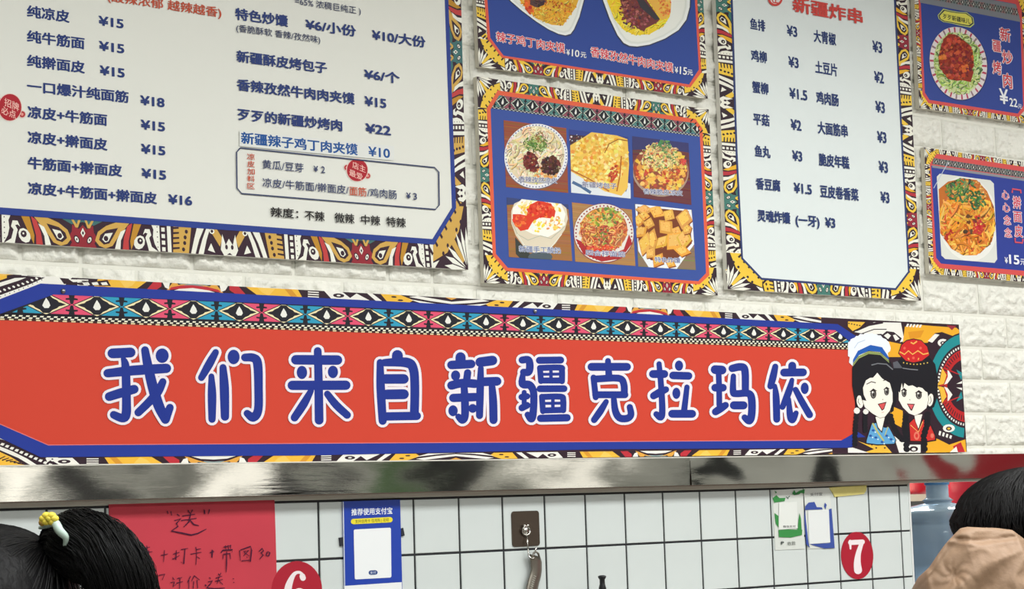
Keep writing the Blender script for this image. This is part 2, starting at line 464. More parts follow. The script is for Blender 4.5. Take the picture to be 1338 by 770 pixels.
# far side of the room: panels added to shape reflections in the steel rail
dkm = mat('dark_panel', (38, 40, 44), rough=.4); rdm = mat('red_panel', (170, 28, 44), rough=.4); gnm = mat('green_panel', (96, 132, 88), rough=.5)
for i, (x0, x1, m) in enumerate(((3.94, 4.34, dkm), (6.1, 6.67, dkm), (5.7, 5.98, gnm), (4.55, 4.8, mat('grey_panel', (120, 122, 118))), (5.25, 5.42, dkm))):
    tag(G().box(x0, x1, -6, -5.95, 0.02, 2.2).out('reflection_panel_%d' % (i + 1), m), kind='structure')
for i, (y0, y1, m) in enumerate(((-2.9, -1.2, rdm), (-4.75, -4.2, dkm))):
    tag(G().box(6.95, 7, y0, y1, 0.02, 2.2).out('reflection_panel_%d' % (i + 6), m), kind='structure')
wm = bpy.data.materials.new('reflection_glow'); wm.use_nodes = True  # glowing panels added for bright patches in the rail's reflections
b = wm.node_tree.nodes['Principled BSDF']; b.inputs['Emission Color'].default_value = (1, .97, .9, 1); b.inputs['Emission Strength'].default_value = 1.3
tag(G().box(6.97, 7, -5.9, -5.5, 1.2, 2.3).out('glow_panel_1', wm), kind='structure')
for i, (x0, x1) in enumerate(((3.5, 3.8), (4.85, 5.15))): tag(G().box(x0, x1, -6, -5.97, 1.2, 2.3).out('glow_panel_%d' % (i + 2), wm), kind='structure')

# bricks -------------------------------------------------------------------
ROWH = 0.0763
def joints(k):
    if k % 2 == 0: b = [0.635, 0.833, 1.03, 1.228, 1.331, 1.532, 1.730, 1.927, 2.025] + [2.025 + .1943 * i for i in range(1, 13)]
    else: b = [0.54, 0.735, 0.932, 1.13, 1.331, 1.430, 1.631, 1.830, 2.025, 2.122] + [2.122 + .1943 * i for i in range(1, 13)]
    return b
HIDE = []                                    # board rectangles (u0,u1,z0,z1)
def brick_mesh(L, H_, seed):
    nx, nz = (44, 17) if L > .15 else (22, 17)
    vs = []; fs = []
    for j in range(nz + 1):
        for i in range(nx + 1):
            s, t = i / nx, j / nz
            x, z = -L / 2 + L * s, -H_ / 2 + H_ * t
            e = min(s * L, (1 - s) * L, t * H_, (1 - t) * H_)
            edge = min(1, e / 0.0065)
            edge = edge * edge * (3 - 2 * edge)
            q = Vector((x * 26 + seed * 7.3, z * 44 + x * 9, seed))
            wq = q + noise.noise_vector(q * .8) * .6
            rg = 1 - abs(noise.noise(wq)) * 3.2
            rg2 = 1 - abs(noise.noise(wq * 2.1 + Vector((5, 1, 2)))) * 3
            h = 0.0042 + 0.0058 * max(0, rg) ** 1.6 + .0030 * max(0, rg2) ** 2 + .0022 * noise.noise(q * .6)
            vs.append((x, -max(.0004, h * edge), z))
    for j in range(nz):
        for i in range(nx):
            a = j * (nx + 1) + i; fs.append((a, a + 1, a + nx + 2, a + nx + 1))
    me = bpy.data.meshes.new('brick'); me.from_pydata(vs, [], fs); me.materials.append(M_BRICK)
    me.polygons.foreach_set('use_smooth', [True] * len(fs)); return me
def build_bricks():
    cache = {}; count = 0
    for k in range(0, 18):
        z0 = ZC + 0.1033 + (k - 1) * ROWH; z1 = z0 + ROWH
        js = joints((k + 1) % 2)
        for i in range(len(js) - 1):
            u0, u1 = js[i], js[i + 1]
            if any(u0 > h[0] + .05 and u1 < h[1] - .05 and z0 > h[2] + .03 and z1 < h[3] - .03 for h in HIDE): continue
            pxs = [topx(u, z) for u in (u0, u1) for z in (z0, z1)]
            if max(p[0] for p in pxs) < -60 or min(p[0] for p in pxs) > 1400 or max(p[1] for p in pxs) < -50: continue
            if z0 < ZC + .02: continue
            L = round(u1 - u0 - .007, 3)
            key = (L, R.randrange(4))
            if key not in cache: cache[key] = brick_mesh(L, ROWH - .007, key[1] + 1)
            o = bpy.data.objects.new('brick', cache[key]); col.objects.link(o)
            o.parent = wall; o.location = ((u0 + u1) / 2, -.0002, (z0 + z1) / 2); count += 1
    return count

# tiles --------------------------------------------------------------------
zt = ZC + .0195
G().box(0.3, OPEN_U, -.0008, .0, zt - .62, zt + .002).out('grout', M_GROUT, wall)
def tile_mesh(w, h):
    g = G(); a = .0008
    me = bpy.data.meshes.new('tile')
    x0, x1, z0, z1 = -w / 2, w / 2, -h / 2, h / 2
    v = [(x0, 0, z0), (x1, 0, z0), (x1, 0, z1), (x0, 0, z1)]
    v += [(x0, -.0012, z0), (x1, -.0012, z0), (x1, -.0012, z1), (x0, -.0012, z1)]
    v += [(x0 + a, -.002, z0 + a), (x1 - a, -.002, z0 + a), (x1 - a, -.002, z1 - a), (x0 + a, -.002, z1 - a)]
    f = [(8, 9, 10, 11)]
    for b in (0, 4):
        for i in range(4): j = (i + 1) % 4; f.append((b + i, b + j, b + 4 + j, b + 4 + i))
    me.from_pydata(v, [], f); me.materials.append(M_TILE); return me
tmesh = tile_mesh(.0958, .0958)
TOFF = 1.770
for r in range(4):
    for c in range(-8, 16):
        u0 = TOFF + .1 * c
        if c == 15:
            m = tile_mesh(OPEN_U - u0 - .002, .0965); uc = (u0 + .0018 + OPEN_U) / 2
        else: m = tmesh; uc = u0 + .05
        o = bpy.data.objects.new('tile', m); col.objects.link(o); o.parent = wall
        o.location = (uc, -.0008, zt - .1 * r - .05 + .0)
        o.rotation_euler = (R.uniform(-.003, .003), 0, R.uniform(-.003, .003))
# plaster cornice under the steel rail with its rounded end at the opening
arc = [(OPEN_U - .012 + .012 * math.cos(math.radians(a)), ZC + .034 + .012 * math.sin(math.radians(a))) for a in (90, 60, 30, 0)]
front = [(x, -.007, z) for x, z in ([(0.3, ZC + .0235), (OPEN_U, ZC + .0235)] + arc[::-1] + [(0.3, ZC + .046)])]
tag(G().slab(front, .007).out('trim_1', M_TRIM), kind='structure')
tag(G().box(OPEN_U - .001, OPEN_U + .004, -.004, .12, .9, ZC + .026).out('trim_2', mat('white_edge', (222, 224, 222), rough=.4)), kind='structure')

# ------------------------------------------------------------------ stainless rail
rail = empty('steel_rail', (3.1, 0, ZC + .028), 'long polished stainless steel strip running across the wall under the red banner', 'metal rail')
def rail_sheet(u0, u1, amp, seed, name='steel_sheet'):
    nx = int((u1 - u0) * 90); nz = 10; z0, z1 = ZC + .0312, ZC + .0852
    vs = []; fs = []
    for j in range(nz + 1):
        for i in range(nx + 1):
            x = u0 + (u1 - u0) * i / nx; z = z0 + (z1 - z0) * j / nz
            h = amp * (noise.noise(Vector((x * 3.2 + seed, z * 9, seed))) + .35 * noise.noise(Vector((x * 9 + seed, z * 22, 3))))
            vs.append((x, -.030 + h - (.0006 if u0 > 2.6 else 0), z))
    for j in range(nz):
        for i in range(nx):
            a = j * (nx + 1) + i; fs.append((a, a + 1, a + nx + 2, a + nx + 1))
    return link(name, vs, fs, M_STEEL, rail, smooth=True)
M_STEEL = mat('polished_steel', (196, 194, 186), rough=.07, metal=1, bump=.04, bscale=7, stretch=(1, 1, 10))
SEAM = uv(902, 615, .03)[0]
rail_sheet(.3, SEAM - .001, .0020, 2.0); rail_sheet(SEAM, 6.0, .0060, 9.0)
G().box(.3, 6, -.0245, -.0005, ZC + .0290, ZC + .0800).out('back_channel', M_DARK, rail)
G().box(.3, 6, -.0345, -.0225, ZC + .0853, ZC + .0872).out('upper_lip', mat('pale_lip', (225, 222, 212), rough=.3), rail)
G().box(.3, 6, -.0335, -.0246, ZC + .0288, ZC + .0311).out('lower_edge_strip', M_DARK, rail)  # dark brown strip along the rail's lower edge

# ------------------------------------------------------------------ boards
BP = .0215                                   # how far board fronts stand off the wall
def board(name, quad, label, cat, group=None, thick=.0115, edge=None):
    P4 = [at(x, y, BP) for x, y in quad]     # TL TR BR BL
    base = Vector(((P4[2].x + P4[3].x) / 2, -BP + thick, min(P4[2].z, P4[3].z)))
    t = empty(name, base, label, cat, group)
    pl = G().slab([P4[3], P4[2], P4[1], P4[0]], thick).out('panel', edge or M_BOARD, t)
    us = [p.x for p in P4]; zs = [p.z for p in P4]
    HIDE.append((sorted(us)[1], sorted(us)[2], sorted(zs)[1], sorted(zs)[2]))
    return t
def lp(a, b, t): return (a[0] + (b[0] - a[0]) * t, a[1] + (b[1] - a[1]) * t)
def frame(P, outer, inner, c): 
    for i in range(len(outer) - 1):
        P.poly([outer[i], outer[i + 1], inner[i + 1], inner[i]], c, .2)
NAVY = (46, 66, 142); BLUE = (40, 60, 152); DARKT = (42, 60, 118)

# === menu board, left
q = [(-165, -246), (600, -100), (611.8, 352.7), (-165, 306.8)]
mb = board('menu_board', q, 'large white noodle menu board with navy frame at upper left of the wall', 'menu board')
P = Print(BP + .0001)
bandf(P, (-165, 306.8), (568, 350.2), (-165, 268), (565, 317), (109, 323), (473.5, 345), pal=PAL_OLD)
bandf(P, (600, -100), (610.2, 312), (583, -100), (592, 312), (604, 68), (613, 440), pal=PAL_OLD, teal=True)
corner(P, (611.8, 352.7), (566, 350), (610, 270), (566, 268), PAL_OLD)
P.out('printed_border', mb)
P = Print(BP + .0005)
inn = [(-165, -246), (578, -104), (590.4, 271.4), (565, 312.5), (-165, 259)]
P.poly([(-165, -246), (579, -104), (590.4, 271.4), (565, 312.5), (0, 271), (-165, 259)], (226, 227, 219))
P.out('menu_field', mb, M_PRINT)
P = Print(BP + .0007)
frame(P, [(584, -100), (585.9, 0), (596, 272), (567.6, 319.8), (0, 280.2), (-165, 268.6)], [(578, -100), (581, 0), (590.4, 271.4), (565, 312.5), (0, 271), (-165, 259)], NAVY)
P.out('frame_line', mb)
P = Print(BP + .0009)
M1 = [('纯凉皮', 35, 14.3, 91), ('¥15', 128.6, 26.5, 161.6), ('纯牛筋面', 35, 47, 110.6), ('¥15', 129, 59.4, 162.5), ('纯擀面皮', 35, 79, 111), ('¥15', 130, 91.4, 163),
      ('一口爆汁纯面筋', 35, 112, 168), ('¥18', 183, 130.6, 215), ('凉皮+牛筋面', 35.6, 146, 140), ('¥15', 183.5, 162.4, 215.6), ('凉皮+擀面皮', 35.8, 179, 140.3),
      ('¥15', 184, 194, 216), ('牛筋面+擀面皮', 36, 212.5, 159.5), ('¥15', 184.5, 226, 217), ('凉皮+牛筋面+擀面皮', 36, 245.7, 205), ('¥16', 219.5, 260, 251)]
for s, x0, y0, x1 in M1: text(P, s, x0, y0, x1, 13.5 if s[0] == '¥' else 16.5, DARKT, off=.038 if s[0] == '¥' else .036)
text(P, '(酸辣浓郁 越辣越香)', 140, -5.5, 289, 14, (190, 78, 52), off=.018)
M2 = [('特色炒馕', 307, 17.7, 376, 16), ('¥6/小份', 398.7, 31.2, 465, 15.5), ('¥10/大份', 485.7, 45, 555.8, 15.5), ('新疆酥皮烤包子', 308.6, 73.2, 427, 16), ('¥6/个', 475.3, 96.4, 522, 15),
      ('香辣孜然牛肉肉夹馍', 309, 110.4, 463, 16), ('¥15', 475.8, 131.8, 504.4, 13.5), ('歹歹的新疆炒烤肉', 310, 149, 446.8, 16), ('¥22', 477, 167.2, 510.4, 13.5)]
for s, x0, y0, x1, h in M2: text(P, s, x0, y0, x1, h, DARKT, off=.034)
text(P, '=65% 浓稠巨纯正 )', 385, 1, 471, 10, (60, 68, 100), off=.008)
text(P, '(香脆酥软 香辣/孜然味)', 308.3, 36.4, 418, 10, (60, 68, 100), off=.008)
P.poly([(313, 171), (515, 191), (515, 210), (313, 191)], (224, 226, 222))
text(P, '新疆辣子鸡丁肉夹馍', 314.3, 180, 466.8, 16, (34, 84, 150), off=.034); text(P, '¥10', 480.5, 197.6, 509, 13.5, (34, 84, 150), off=.026)
# rounded box
bx = [(314, 193.2), (568, 219), (573.4, 225), (574, 268), (569, 273.8), (316, 253), (309.8, 246), (309.2, 199), (314, 193.2)]
P.ribbon(bx, 1.7, (62, 72, 104))
for i, ch in enumerate('凉皮加料区'): text(P, ch, 322.3 + i * .1, 204.5 + i * 9.6, 332.3, 8.2, (196, 84, 56), off=.012)
gg = (50, 62, 104)
text(P, '黄瓜/豆芽', 342.3, 214.6, 396, 12, gg, off=.008); text(P, '¥', 409, 220.6, 415, 8.5, gg); text(P, '2', 419, 221.5, 424, 9.5, gg, off=.012)
text(P, '凉皮/牛筋面/擀面皮/', 342.3, 238.4, 455, 12, gg, off=.008); text(P, '面筋', 456, 249.4, 478, 12, (196, 84, 56), off=.01); text(P, '/鸡肉肠', 479, 251.4, 517.7, 12, gg, off=.008)
text(P, '¥', 530, 255.6, 536, 8.5, gg); text(P, '3', 539, 256.5, 544, 9.5, gg, off=.012)
bk = (34, 32, 34)
for s, x0, y0, x1 in (('辣度：', 352.7, 277, 389), ('不辣', 397.4, 281.4, 423.4), ('微辣', 436.4, 284.4, 462.3), ('中辣', 471, 287, 496), ('特辣', 504, 289.6, 529.4)): text(P, s, x0, y0, x1, 13, bk, off=.016)
P.out('lettering', mb)
def badge(parent, cx, cy, rx, ry, k1, k2, l1, l2, kr=4, a=20):
    P = Print(BP + .0013)
    for kx, ky in (k1, k2):
        P.ell(kx, ky, kr + .8, kr + 1, (225, 190, 180)); P.ell(kx, ky, kr, kr, (178, 48, 54)); P.ell(kx, ky, kr * .45, kr * .5, (225, 150, 140))
    P.ell(cx, cy, rx + .9, ry + .9, (232, 205, 196), 28); P.ell(cx, cy, rx, ry, (172, 36, 48), 28)
    s = rx * .62
    text(P, l1, cx - s + 2, cy - 7.5, cx + s + 2.5, ry * .62, (240, 190, 180), y1=cy - 7.5 + s * 2 * .42, off=.01)
    text(P, l2, cx - s - 2, cy + 2.6, cx + s - 1.5, ry * .62, (240, 190, 180), y1=cy + 2.6 + s * 2 * .42, off=.01)
    P.out('round_badge', parent, label='crimson round badge with pale lettering')
badge(mb, 13, 140.3, 15, 17.5, (29, 149.4), (-3, 131), '招牌', '必点')
badge(mb, 466.8, 222.3, 13.6, 14.6, (453.2, 219), (480.5, 229.9), '店主', '最爱', 3.4)

# === grilled skewer menu, right of middle
q = [(930.5, -110), (1182.4, -56), (1203.4, 393), (951, 378)]
kb = board('menu_board', q, 'tall narrow white skewer menu board right of the six-dish poster', 'menu board')
P = Print(BP + .0001)
bandf(P, (951, 378), (1203.4, 393), (948, 352), (1201, 367), (1077, 386), (1275, 397), teal=True)
bandf(P, (930.5, -110), (951, 378), (952.8, -106), (972.5, 379), (935.3, 5), (946, 263), teal=True)
bandf(P, (1182.4, -56), (1203.4, 393), (1164.8, -60), (1185, 392), (1187.6, 56), (1198.5, 288))
corner(P, (951, 378), (996, 380.6), (949, 330), (996, 333)); corner(P, (1203.4, 393), (1165, 390.8), (1201, 352), (1163, 350))
P.out('printed_border', kb)
P = Print(BP + .0005)
fi = [(952.8, -106), (957.5, 0), (963.8, 200), (970.9, 337.2), (995.4, 363.1), (1169.9, 376.7), (1186.3, 355), (1177.5, 190), (1167.9, 0), (1164.8, -60)]
fo = [(949.8, -106), (954.8, 0), (961.2, 200), (968.6, 338.4), (994.6, 365.8), (1170.9, 379.4), (1188.7, 355.8), (1180, 190), (1170.3, 0), (1167, -60)]
P.poly(fi, (226, 234, 233)); P.out('menu_field', kb)
P = Print(BP + .0007); frame(P, fo, fi, (50, 64, 112)); P.out('frame_line', kb)
P = Print(BP + .0009); dt = (40, 58, 110)
K = [('鱼排', 980, 30.6, 1000, 15.5), ('¥3', 1028, 39.3, 1041.7, 15), ('大青椒', 1063, 46.6, 1092.3, 17), ('¥3', 1139.9, 60, 1152.6, 16), ('鸡柳', 981.2, 72, 1002, 16), ('¥3', 1030, 80.2, 1043.5, 15),
     ('土豆片', 1065, 87.2, 1094, 17), ('¥2', 1142.2, 100, 1154.7, 16), ('蟹柳', 982.7, 113.3, 1004, 16), ('¥1.5', 1031.3, 121.2, 1054.7, 15), ('鸡肉肠', 1066.4, 127, 1095.7, 17), ('¥3', 1143.8, 139, 1156, 16),
     ('平菇', 984, 155, 1005.3, 16), ('¥2', 1033, 162.3, 1046.9, 15), ('大面筋串', 1068.2, 166.4, 1107.4, 17), ('¥3', 1146, 178.4, 1158, 16), ('鱼丸', 985.9, 197, 1006.3, 16), ('¥3', 1035, 203, 1048, 14.5),
     ('脆皮年糕', 1069.6, 208.2, 1109.4, 17), ('¥3', 1148, 217.5, 1159.8, 16), ('香豆腐', 987.3, 239.6, 1019.4, 16), ('¥1.5', 1036.9, 245.2, 1060.3, 14.5), ('豆皮卷香菜', 1071.2, 249.6, 1121.4, 17),
     ('¥3', 1150.3, 257.3, 1161.7, 15.5), ('灵魂炸馕', 989.2, 281.4, 1032.2, 16), ('(一牙)', 1039, 287, 1070.4, 15.5), ('¥3', 1077.8, 290.4, 1090.9, 14)]
for s, x0, y0, x1, h in K: text(P, s, x0, y0, x1, h, dt, off=.036)
text(P, '新疆炸串', 1035, 5, 1126.6, 21, (208, 72, 66), off=.03)
P.ell(1013, -2, 9.6, 10, (208, 72, 66), 24); P.ell(1013, -2.4, 7, 7.4, (232, 225, 224), 20); P.ribbon([(1009, -1), (1010, 3), (1017, 4)], 1.6, (208, 72, 66)); P.ribbon([(1013, -8), (1013.6, 3)], 1.4, (208, 72, 66))
P.out('lettering', kb)

# === blue two-dish poster, top centre
OR_ = (226, 96, 76)
q = [(617, -110), (916.6, -52), (924.8, 129), (626, 87)]
tp = board('food_poster', q, 'blue poster of two filled breads on white plates, cut off at the top', 'poster', edge=M_EDGE)
P = Print(BP + .0001)
bandf(P, (626, 87), (924.8, 129), (625.4, 71), (924, 113), (703.5, 98), (860.6, 120))
bandf(P, (617, -110), (626, 87), (630, -106), (641, 89), (619, -60), (631, 170)); bandf(P, (916.6, -52), (924.8, 129), (905, -55), (912, 127), (919.3, 8), (930, 240), teal=True)
corner(P, (626, 87), (660, 92), (624, 50), (658, 55)); corner(P, (924.8, 129), (895, 125), (923, 96), (893, 92))
P.out('printed_border', tp)
P = Print(BP + .0005)
fo = [(628.5, -106), (633, 0), (637, 50.6), (655.5, 75.3), (902, 114.3), (916.5, 94.8), (911, 0), (908, -50)]
fi = [(632.5, -106), (636.8, 0), (640.6, 49.4), (658, 72.7), (900.4, 110.4), (913.2, 91), (908, 0), (905, -50)]
P.poly(fi, (52, 76, 152)); frame(P, fo, fi, OR_); P.out('frame_line', tp)
r = random.Random(3)
Z = zoomed(620, 0, 8.92)
P = Print(BP + .0009)
def plate(P, Z, pts, inner=.93):
    cx = sum(p[0] for p in pts) / len(pts); cy = sum(p[1] for p in pts) / len(pts)
    P.poly(Z([(cx + (x - cx) * 1.03, cy + (y - cy) * 1.03 + 4) for x, y in pts]), (60, 66, 90))
    P.poly(Z(pts), (240, 243, 240)); P.poly(Z([(cx + (x - cx) * inner, cy + (y - cy) * inner - 4) for x, y in pts]), (226, 230, 222))
    P.poly(Z([(cx + (x - cx) * inner * .95, cy + (y - cy) * inner * .95 - 10) for x, y in pts]), (238, 240, 232))
plate(P, Z, [(330, -300), (380, -60), (420, 10), (560, 130), (720, 250), (860, 340), (980, 395), (1060, 412), (1120, 395), (1160, 340), (1220, 200), (1275, 0), (1290, -120), (1200, -400), (700, -500)])
P.poly(Z([(470, -200), (530, 10), (640, 150), (780, 240), (900, 290), (1030, 300), (1080, 220), (1180, 90), (1230, -50), (1000, -300)]), (232, 178, 60))
P.clip = Z([(430, -250), (520, 20), (640, 165), (800, 262), (1040, 312), (1100, 220), (1200, 90), (1240, -60), (900, -350)])
noodles(P, *Z([(850, 60)])[0], 36, 28, 260, 7, 1.3, [(240, 190, 60), (246, 214, 100), (224, 140, 50), (236, 170, 40)], r)
blobs(P, *Z([(640, 60)])[0], 5, 14, 60, 2.2, [(200, 60, 30), (224, 90, 40), (236, 120, 50)], r)
P.poly(ring(*Z([(740, -10)])[0], 11, 12, 14, 20, .15, r), (92, 66, 66)); blobs(P, *Z([(740, -10)])[0], 9, 9, 60, 1.8, [(84, 64, 66), (110, 74, 66), (70, 50, 52)], r)
blobs(P, *Z([(980, 40)])[0], 18, 12, 50, 1.2, [(176, 80, 40), (214, 110, 40)], r)
P.clip = None
P.out('food_picture', tp, label='printed plate of bread with chilli chicken and yellow shreds')
Z = zoomed(770, 0, 8.92)
P = Print(BP + .0009)
plate(P, Z, [(60, -300), (160, 0), (240, 220), (330, 410), (400, 500), (470, 535), (560, 542), (700, 520), (880, 450), (1040, 350), (1130, 230), (1170, 80), (1175, -80), (1100, -350), (500, -500)])
P.poly(Z([(160, -200), (210, 20), (290, 220), (400, 350), (530, 410), (700, 400), (860, 310), (940, 190), (950, 30), (900, -250)]), (244, 212, 50))
P.clip = Z([(160, -200), (210, 20), (290, 220), (400, 360), (530, 418), (700, 405), (860, 318), (945, 190), (955, 30), (900, -250)])
noodles(P, *Z([(560, 150)])[0], 40, 30, 220, 9, 1.4, [(248, 220, 50), (250, 232, 90), (236, 190, 50), (252, 226, 60)], r, .5)
P.poly(Z([(600, -120), (950, -120), (950, 150), (900, 220), (840, 230)]), (240, 186, 84)); blobs(P, *Z([(880, 60)])[0], 9, 14, 60, 1.6, [(236, 150, 70), (232, 120, 60), (244, 190, 90)], r)
P.poly(Z([(330, -100), (600, -100), (825, 225), (780, 270), (660, 330), (640, 370), (580, 340), (420, 220)]), (120, 62, 62))
blobs(P, *Z([(540, 150)])[0], 22, 20, 200, 1.7, [(110, 54, 58), (150, 84, 78), (90, 50, 60), (180, 110, 100), (140, 60, 56)], r, rotd=40)
P.poly(Z([(560, -100), (620, -20), (822, 220), (770, 235), (600, 90), (520, -60)]), (66, 62, 68))
P.clip = None
P.out('food_picture', tp, label='printed plate of bread with dark cumin beef')
P = Print(BP + .0014); RW = dict(ci=(214, 62, 78), co_=(240, 236, 236))
outlined(P, '辣子鸡丁肉夹馍', 647.7, 47.4, 738.6, 14.5, y1=63.5, oo=.06, oi=.018, **RW)
text(P, '¥', 740, 68, 744.5, 8.5, (240, 240, 240)); text(P, '10', 747, 68.6, 757, 10, (240, 240, 240), off=.02, shear=.1); text(P, '元', 758.5, 71, 766, 8, (240, 240, 240))
outlined(P, '香辣孜然牛肉肉夹馍', 771, 67, 880, 14.5, y1=89, oo=.06, oi=.018, **RW)
text(P, '¥', 881.4, 91, 886, 8.5, (240, 240, 240)); text(P, '15', 888, 91.5, 897.5, 11, (240, 240, 240), off=.02, shear=.1); text(P, '元', 898, 94, 905, 8, (240, 240, 240))
P.out('lettering', tp)

# === six-dish poster
q = [(623, 100), (926, 143), (937.8, 386.3), (632.9, 369.5)]
fp = board('food_poster', q, 'square blue poster with six dish photos in two rows of three', 'poster', edge=M_EDGE)
P = Print(BP + .0001)
bandf(P, (632.9, 369.5), (937.8, 386.3), (632.3, 351), (937, 368), (711, 374), (872, 383))
bandf(P, (623, 100), (632.9, 369.5), (640, 102), (649.5, 370), (627.5, 228), (637, 470), teal=True); bandf(P, (926, 143), (937.8, 386.3), (909, 141), (923, 386), (931.6, 259), (943, 490), teal=True)
bandf(P, (623, 100), (926, 143), (624, 118), (926.6, 160), (697, 110), (857, 133), teal=True)
corner(P, (632.9, 369.5), (664, 371.2), (631.5, 333), (662, 335)); corner(P, (937.8, 386.3), (906, 384.5), (936, 350), (905, 349))
corner(P, (623, 100), (653, 104.3), (624.5, 140), (655, 144)); corner(P, (926, 143), (897, 139), (928, 175), (899, 171))
P.out('printed_border', fp)
P = Print(BP + .0005)
fo = [(650.3, 118.2), (636, 141.6), (643.8, 334), (660.6, 354), (913.9, 371.8), (926.9, 360), (917.8, 168), (908.7, 155.6), (650.3, 118.2)]
fi = [(652.3, 124.4), (641, 143), (648, 332), (663.5, 350), (912.4, 367.6), (922.6, 357), (914.2, 170), (906.7, 160.8), (652.3, 124.4)]
P.poly(fi[:-1], (60, 84, 158)); frame(P, fo, fi, (228, 100, 70)); P.out('frame_line', fp)
P = Print(BP + .0007, clip=[fi[0], fi[1], fi[2], fi[3], fi[4], fi[5], fi[6], fi[7]])
diamonds(P, (643, 123.2), (915, 162), (641, 138.8), (915, 175.6), 15.0, .75, [(150, 84, 98), (84, 136, 132)], False, cream=(196, 206, 190))
checker(P, (640, 138.4), (916, 176.2), (640, 141.2), (916, 179), 120, 2, (190, 196, 190), (50, 50, 56))
P.out('diamond_strip', fp)
CELL = [[(658, 157), (739.9, 167.5), (742.5, 252.3), (661.2, 244.5)], [(743.8, 169), (821, 179), (824.3, 259.6), (746.4, 251.8)], [(826, 178), (899.6, 187), (903.5, 268), (828.2, 257.5)],
        [(662, 258), (742.5, 267.4), (747.7, 341.2), (665, 336)], [(747, 264.8), (825.6, 274.4), (830.3, 347.7), (751.6, 342)], [(829.5, 266.6), (904, 274.4), (909.2, 353), (833.9, 348.4)]]
r = random.Random(11)
def wood(P, cell, base=(150, 96, 62)):
    P.poly(cell, base)
    for i in range(26):
        t = r.random(); a = lp(cell[0], cell[3], t); b_ = lp(cell[1], cell[2], t)
        P.ribbon([a, b_], r.uniform(.6, 1.6), jig(base, 22, r), .3)
def cappy(P, s, x0, y0, x1, h=7.5, c=(70, 84, 140)):
    cl = P.clip; P.clip = None; outlined(P, s, x0, y0, x1, h, c, (222, 226, 236), oo=.06, oi=.004, y1=y0 + (x1 - x0) * .05); P.clip = cl
# 1 noodle bowl with topping
cl = CELL[0]; P = Print(BP + .0009, clip=cl); wood(P, cl, (150, 82, 60)); P.clip = [(cl[0][0] - 2, cl[0][1] - 4), (cl[1][0] + 1, cl[1][1]), cl[2], cl[3]]
P.ell(700.5, 204.5, 42, 43, (110, 110, 130), 40, 20); P.ell(700.5, 204, 41.4, 42.4, (236, 236, 240), 40, 20)
for k in range(60):
    a = math.radians(k * 6); P.poly(ring(700.5 + 39.6 * math.cos(a), 204 + 40.4 * math.sin(a), 1, 1, 5), (90, 100, 150), .2)
P.ell(700, 203, 37.5, 38.5, (226, 214, 180), 36, 20)
noodles(P, 698, 203, 35, 35, 330, 15, 1.8, [(244, 232, 196), (236, 220, 176), (250, 242, 214), (222, 198, 150), (240, 214, 160)], r)
blobs(P, 712, 226, 16, 8, 30, 2, [(226, 150, 80), (236, 170, 100)], r)
noodles(P, 700, 188, 15, 10, 110, 7, 1.5, [(120, 150, 70), (160, 180, 100), (86, 120, 60), (200, 206, 140)], r)
blobs(P, 706, 180, 6, 8, 40, 1.2, [(160, 110, 70), (120, 130, 70)], r)
blobs(P, 694, 212, 9, 13, 150, 2.1, [(112, 44, 40), (140, 60, 50), (90, 34, 36)], r, rotd=-20); blobs(P, 720, 217, 12, 12, 170, 2.1, [(80, 48, 40), (104, 62, 50), (60, 36, 34)], r, rotd=-20)
cappy(P, '香辣孜然凉皮', 677, 234, 728, 8, (84, 80, 120)); P.out('food_picture', fp, label='printed bowl of pale noodles with dark meat topping')
# 2 fried bread
cl = CELL[1]; P = Print(BP + .0009, clip=cl); P.poly(cl, (56, 70, 140)); P.poly([(744, 176), (770, 178), (770, 200), (746, 200)], (74, 54, 60)); blobs(P, 752, 182, 12, 6, 30, 1, [(220, 220, 230), (120, 60, 60), (60, 50, 60)], r)
P.poly([(746, 222), (824, 240), (824, 262), (746, 254)], (226, 232, 236)); P.ribbon([(748, 238), (760, 244), (772, 252)], 4, (80, 110, 150)); P.ribbon([(808, 248), (818, 250), (820, 243)], 1.2, (80, 90, 110))
P.poly([(745, 190), (762, 180), (774, 172), (792, 172), (820, 182), (822, 215), (820, 246), (812, 256), (790, 250), (766, 236), (746, 224)], (240, 196, 90))
P.clip = [(745, 186), (774, 171), (800, 172), (822, 184), (822, 246), (812, 256), (790, 252), (746, 226)]
blobs(P, 784, 208, 38, 32, 420, 2.6, [(246, 206, 96), (250, 222, 120), (236, 178, 70), (228, 156, 60), (252, 232, 150)], r)
P.ribbon([(790, 200), (796, 188), (808, 182), (820, 184)], 1.2, (150, 90, 40)); P.ribbon([(746, 222), (770, 234), (796, 250)], 1.6, (190, 110, 50)); P.ribbon([(812, 204), (810, 230), (806, 250)], 1.5, (180, 100, 40))
blobs(P, 802, 226, 5, 12, 40, 1.7, [(176, 62, 40), (200, 84, 50)], r, rotd=20); P.clip = cl
cappy(P, '新疆烤包子', 760, 241, 806, 8, (90, 84, 120)); P.out('food_picture', fp, label='printed slab of golden fried bread')
